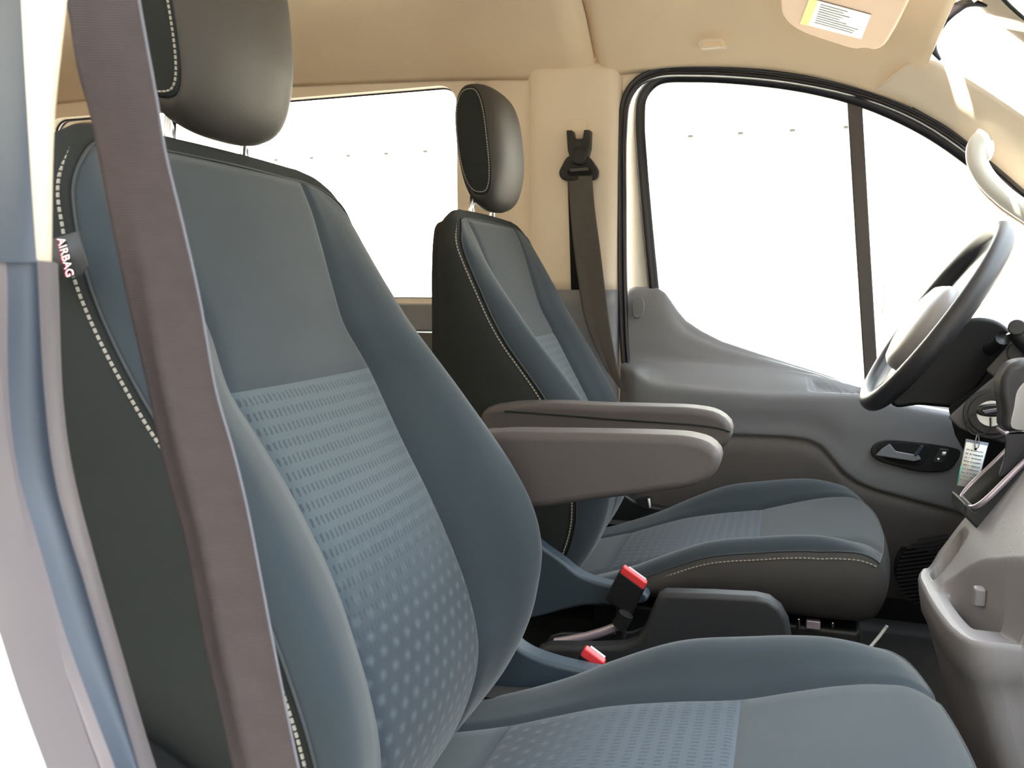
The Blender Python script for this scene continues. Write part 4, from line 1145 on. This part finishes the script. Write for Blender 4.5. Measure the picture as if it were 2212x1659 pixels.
def dashboard():
    d = empty('dashboard', (0.6, 0.3, 0.3), 'dark dashboard with grey ignition panel beside the steering column', 'dashboard')
    # main body across the van, ahead of the wheel
    rows = []
    for y in np.linspace(0.785, -0.80, 60):
        xo = 0.15
        pts = [(0.62 - xo, 0.12), (0.60 - xo, 0.36), (0.59 - xo, 0.50), (0.60 - xo, 0.58), (0.66 - xo, 0.64), (0.62, 0.665), (1.0, 0.66), (1.05, 0.45), (1.05, 0.02)]
        rows.append(spline([(x, y, z) for x, z in pts], 34))
    grid('dash_body', rows, MT['black'], d, capu=True)
    # ignition panel: grey face
    f = [(0.2534, 0.26, 0.5932), (0.2717, 0.26, 0.6137), (0.2965, 0.26, 0.6417), (0.324, 0.26, 0.6708), (0.3806, 0.26, 0.6798), (0.3891, 0.26, 0.5484), (0.3342, 0.26, 0.5562), (0.2963, 0.26, 0.5652), (0.2718, 0.26, 0.576)]
    prism('ignition_panel', f, (0.02, 0.06, 0), MT['panel_lo'], d, bevel=0.004)
    f = [(0.3063, 0.275, 0.6703), (0.3376, 0.275, 0.7141), (0.3485, 0.275, 0.7451), (0.3797, 0.275, 0.7527), (0.3873, 0.275, 0.6361), (0.3354, 0.275, 0.6429)]
    prism('switch_panel', f, (0.02, 0.05, 0), MT['panel_lo'], d, bevel=0.004)
    # ignition barrel
    c = Vector((0.3153, 0.255, 0.603))
    n = Vector((-0.25, -0.96, 0.12)).normalized()
    e1 = n.cross(Vector((0, 0, 1))).normalized()
    e2 = e1.cross(n)
    def disc(r, h, t, m, name):
        ring = [tuple(c + e1 * r * math.cos(a) + e2 * r * math.sin(a) + n * h) for a in np.linspace(0, 2 * math.pi, 40, endpoint=False)]
        return prism(name, ring, tuple(n * -t), m, d, bevel=0.002)
    disc(0.040, 0.008, 0.03, MT['dark'], 'ignition_surround')
    disc(0.033, 0.012, 0.02, MT['black'], 'ignition_ring')
    disc(0.021, 0.016, 0.02, MT['steel'], 'ignition_barrel')
    # under-dash dark housing
    f = [(0.3611, 0.34, 0.7312), (0.3089, 0.34, 0.6368), (0.2655, 0.34, 0.5994), (0.2788, 0.34, 0.5521), (0.2984, 0.34, 0.5172), (0.3184, 0.34, 0.4744), (0.4158, 0.34, 0.4502), (0.4034, 0.34, 0.7432)]
    prism('lower_housing', f, (0.06, 0.1, 0), MT['matte'], d, bevel=0.006)
    # round ventilation knob in the dash near the stalk
    c2 = Vector((0.352, 0.262, 0.7007))
    ring = [tuple(c2 + e1 * 0.02 * math.cos(a) + e2 * 0.02 * math.sin(a)) for a in np.linspace(0, 2 * math.pi, 30, endpoint=False)]
    prism('dash_knob', ring, tuple(n * 0.012), MT['dark'], d, bevel=0.004)
    # wiper stalk end
    s = bpy.data.objects['steering_column']
    p = spline([(0.3881, 0.24, 0.6761), (0.3647, 0.24, 0.704), (0.3446, 0.24, 0.7265), (0.3358, 0.24, 0.7378)], 14)
    tube('wiper_stalk', p, 0.014, MT['black'], s)
    c3 = Vector((0.3369, 0.232, 0.741))
    ring = [tuple(c3 + e1 * 0.0125 * math.cos(a) + e2 * 0.0125 * math.sin(a)) for a in np.linspace(0, 2 * math.pi, 30, endpoint=False)]
    prism('stalk_cap', ring, tuple(n * 0.008), MT['dark'], s, bevel=0.003)
    # key, ring and tag
    k = empty('ignition_key', tuple(c + n * 0.02), 'black key with chrome band in the ignition lock', 'key')
    ol = spline([(0.2905, 0.232, 0.6058), (0.2944, 0.232, 0.6163), (0.3082, 0.232, 0.6206), (0.3236, 0.232, 0.6198), (0.3279, 0.232, 0.6113), (0.3245, 0.232, 0.6038), (0.303, 0.232, 0.6013)], 40, True)
    prism('key_head', ol, (0, 0.012, 0), MT['black'], k, bevel=0.003)
    bd = [(0.297, 0.2305, 0.6108), (0.3209, 0.2305, 0.617), (0.3244, 0.2305, 0.6113), (0.3011, 0.2305, 0.6058)]
    prism('chrome_band', bd, (0, 0.003, 0), MT['chrome'], k, bevel=0.001)
    rg = spline([(0.2888, 0.228, 0.61), (0.2778, 0.228, 0.5992), (0.2768, 0.228, 0.5822), (0.2858, 0.228, 0.5731), (0.3006, 0.228, 0.5739), (0.3083, 0.228, 0.5839), (0.308, 0.228, 0.6007)], 40)
    tube('key_ring', rg, 0.0012, MT['black'], k, n=8)
    t = empty('key_tag', (0.2909, 0.225, 0.565), 'white handwritten plastic tag hanging from the ignition key', 'tag')
    A, B, C_, D_ = (np.array(p) for p in [(0.2765, 0.228, 0.5651), (0.3084, 0.228, 0.5604), (0.295, 0.228, 0.4814), (0.2666, 0.228, 0.486)])
    def T(u, v, e=0.0):
        return tuple((A * (1 - u) + B * u) * (1 - v) + (D_ * (1 - u) + C_ * u) * v + np.array((0, -e, 0)))
    prism('tag_sleeve', [T(0, 0), T(1, 0), T(1, 1), T(0, 1)], (0, 0.0012, 0), MT['ink'], t, bevel=0)
    prism('tag_card', [T(0.03, 0.06, 0.0004), T(0.97, 0.06, 0.0004), T(0.97, 0.95, 0.0004), T(0.03, 0.95, 0.0004)], (0, 0.0004, 0), MT['paper'], t, bevel=0)
    prism('teal_edge', [T(0.0, 0.55, 0.0006), T(0.05, 0.55, 0.0006), T(0.05, 0.93, 0.0006), T(0.0, 0.93, 0.0006)], (0, 0.0003, 0), MT['teal'], t, bevel=0)
    items = []
    for r in range(9):
        v = 0.20 + r * 0.078
        u = 0.10
        while u < 0.86:
            wv = random.uniform(0.03, 0.07)
            h = random.uniform(0.012, 0.024) * (0.6 if r > 6 else 1)
            cc = np.array(T(u + wv / 2, v, 0.0008))
            items.append((cc, (B - A) * wv * 0.42, np.array((0, 0.0001, 0)), (D_ - A) * h * 0.5))
            u += wv * random.choice((1.0, 1.15, 2.2 if u < 0.4 else 1.1))
    boxes('handwriting', items, MT['ink'], t)
    hole = [T(0.5 + 0.06 * math.cos(a), 0.16 + 0.026 * math.sin(a), 0.0009) for a in np.linspace(0, 2 * math.pi, 16, endpoint=False)]
    prism('punched_hole', hole, (0, 0.0004, 0), MT['matte'], t, bevel=0)
    dot = [T(0.62 + 0.05 * math.cos(a), 0.90 + 0.02 * math.sin(a), 0.0009) for a in np.linspace(0, 2 * math.pi, 16, endpoint=False)]
    prism('red_spot', dot, (0, 0.0004, 0), MT['red_text'], t, bevel=0)
    tube('tag_clip', spline([(0.2911, 0.226, 0.5752), (0.2898, 0.226, 0.5648), (0.2892, 0.226, 0.5529), (0.2931, 0.226, 0.5517), (0.2943, 0.226, 0.565), (0.2925, 0.226, 0.5738)], 20), 0.0011, MT['chrome'], t, n=8)
dashboard()

def console():
    o = empty('centre_console', (0.4, 0.0, 0.0), 'grey plastic centre console with moulded cup holder below the gear lever', 'console')
    # plan: rear edge at X0; slopes up forward; cup shelf on the near side
    YN, YF, X1 = -0.142, 0.152, 0.41
    def sstep(a, b, x):
        t = max(0.0, min(1.0, (x - a) / (b - a)))
        return t * t * (3 - 2 * t)
    def plan(u, v):
        y = YN + (YF - YN) * v
        x0 = float(cr([-0.142, -0.139, -0.131, -0.115, -0.09, -0.058, 0.0, 0.062, 0.13, 0.152], [0.252, 0.242, 0.232, 0.224, 0.218, 0.213, 0.208, 0.206, 0.209, 0.216], y))
        return x0 + u * (X1 - x0), y
    def height(x, y, u, v):
        z = float(cr([0.20, 0.222, 0.265, 0.33, 0.42], [0.372, 0.384, 0.452, 0.560, 0.720], x))
        x0, _ = plan(0, v)
        # rounded rim along the edge
        rim = 0.372 + 0.35 * max(0.0, x0 - 0.215)
        z = rim + (z - rim) * sstep(0.0, 0.022, x - x0) if z > rim else rim
        # cup recess with a level floor
        back = float(cr([-0.26, -0.20, -0.116, -0.052, 0.003, 0.032, 0.046], [0.305, 0.297, 0.280, 0.265, 0.250, 0.236, 0.226], y))
        ins = min(sstep(-0.004, 0.006, back - x), sstep(-0.004, 0.008, 0.046 - y))
        fl = min(z, 0.374 + 0.25 * max(0.0, x0 - 0.215))
        deep = sstep(0.020, 0.028, x - x0) * sstep(-0.086, -0.074, y) * sstep(0.0, 0.012, 0.034 - y)
        fl -= 0.06 * deep
        z = z + (fl - z) * ins
        # slot on the far rim
        d0 = (x - 0.240) / 0.022
        e0 = (y - 0.108 - 0.35 * (x - 0.24)) / 0.022
        r2 = (abs(d0) ** 4 + abs(e0) ** 4) ** 0.25
        z -= 0.030 * (1 - sstep(0.85, 1.05, r2))
        return z
    nu, nv = 110, 90
    rows = []
    for i in range(nu):
        u = (i / (nu - 1)) ** 1.25
        row = []
        for j in range(nv):
            v = j / (nv - 1)
            x, y = plan(u, v)
            row.append((x, y, height(x, y, u, v)))
        rows.append(row)
    grid('console_top', rows, MT['console'], o, flip=True)
    # walls below the rim
    edge = [rows[i][0] for i in range(nu - 1, -1, -1)] + rows[0][1:] + [rows[i][-1] for i in range(1, nu)]
    wl = []
    for k, (x, y, z) in enumerate(edge):
        cx, cy = 0.42, -0.03
        dx, dy = x - cx, y - cy
        l = math.hypot(dx, dy)
        dx, dy = dx / l, dy / l
        zb = min(z, 0.40) - 0.05
        col = [(x, y, z), (x + dx * 0.003, y + dy * 0.003, z - 0.003), (x + dx * 0.004, y + dy * 0.004, z - 0.008), (x + dx * 0.002, y + dy * 0.002, (z + zb) / 2), (x - dx * 0.003, y - dy * 0.003, zb), (x - dx * 0.007, y - dy * 0.007, zb - 0.004)]
        for t in np.linspace(0.08, 1, 8):
            col.append((x - dx * (0.009 + 0.05 * t) + 0.05 * t, y - dy * (0.009 + 0.012 * t), zb - 0.006 - (zb - 0.02) * t))
        wl.append(col)
    grid('console_wall', wl, MT['console'], o, flip=True)
    # rubber finger in the cup recess
    f = box('cup_finger', (0.2538, -0.03, 0.3991), (0.014, 0.016, 0.026), MT['console'], o, bevel=0.004)
    # gear lever gate with satin frame
    g = empty('gear_lever', (0.3245, 0.12, 0.5517), 'black leather gear lever with silver inlay rising from a satin framed gate', 'gear lever')
    fr = [(0.2537, 0.085, 0.4946), (0.2661, 0.085, 0.4848), (0.3229, 0.085, 0.5554), (0.3732, 0.085, 0.6176), (0.3769, 0.085, 0.5624), (0.3262, 0.085, 0.5027), (0.2724, 0.085, 0.4568), (0.2536, 0.085, 0.4755)]
    prism('gate_housing', fr, (-0.004, 0.085, 0.0), MT['dark'], o, bevel=0.004)
    nr_ = [(0.3724, 0.083, 0.6217), (0.3221, 0.083, 0.5597), (0.2687, 0.083, 0.493)]
    fa_ = [(0.2663, 0.172, 0.4867), (0.3147, 0.172, 0.5518), (0.3894, 0.172, 0.652)]
    wl_ = [(0.2676, 0.088, 0.4889), (0.3234, 0.088, 0.5581), (0.3739, 0.088, 0.6204), (0.3741, 0.088, 0.6166), (0.3237, 0.088, 0.5542), (0.269, 0.088, 0.485)]
    prism('gate_well', wl_, (-0.003, 0.078, 0), MT['matte'], o, bevel=0)
    tube('gate_frame', spline(nr_ + fa_, 60), 0.004, MT['silver'], o, n=10, normal=(-0.8, 0, 0.6))
    bt = spline([(0.2968, 0.1, 0.5303), (0.3012, 0.1, 0.5542), (0.3019, 0.1, 0.581), (0.2997, 0.1, 0.5975), (0.3309, 0.1, 0.6025), (0.3514, 0.1, 0.5906), (0.3473, 0.1, 0.5672), (0.32, 0.1, 0.5488)], 40, True)
    prism('boot', bt, (0.01, 0.045, 0), MT['wheel'], g, bevel=0.012, seg=4)
    cl = [(0.2985, 0.1, 0.5994), (0.3347, 0.1, 0.6054), (0.3352, 0.1, 0.5962), (0.3001, 0.1, 0.5922)]
    prism('collar', cl, (0, 0.05, 0), MT['silver'], g, bevel=0.003)
    kn = spline([(0.3007, 0.1, 0.6009), (0.2968, 0.1, 0.6272), (0.2917, 0.1, 0.6534), (0.2926, 0.1, 0.6765), (0.3008, 0.1, 0.6931), (0.3161, 0.1, 0.7013), (0.3387, 0.1, 0.6994), (0.3519, 0.1, 0.6688), (0.3449, 0.1, 0.6033)], 50, True)
    kb = prism('knob', kn, (0, 0.05, 0), MT['wheel'], g, bevel=0.018, seg=6)
    iy = spline([(0.3081, 0.0985, 0.6049), (0.3086, 0.0985, 0.6346), (0.3127, 0.0985, 0.661), (0.3285, 0.0985, 0.6778), (0.3364, 0.0985, 0.6424), (0.3342, 0.0985, 0.6063)], 30, True)
    prism('knob_inlay', iy, (0, 0.003, 0), MT['steel'], g, bevel=0.001)
console()
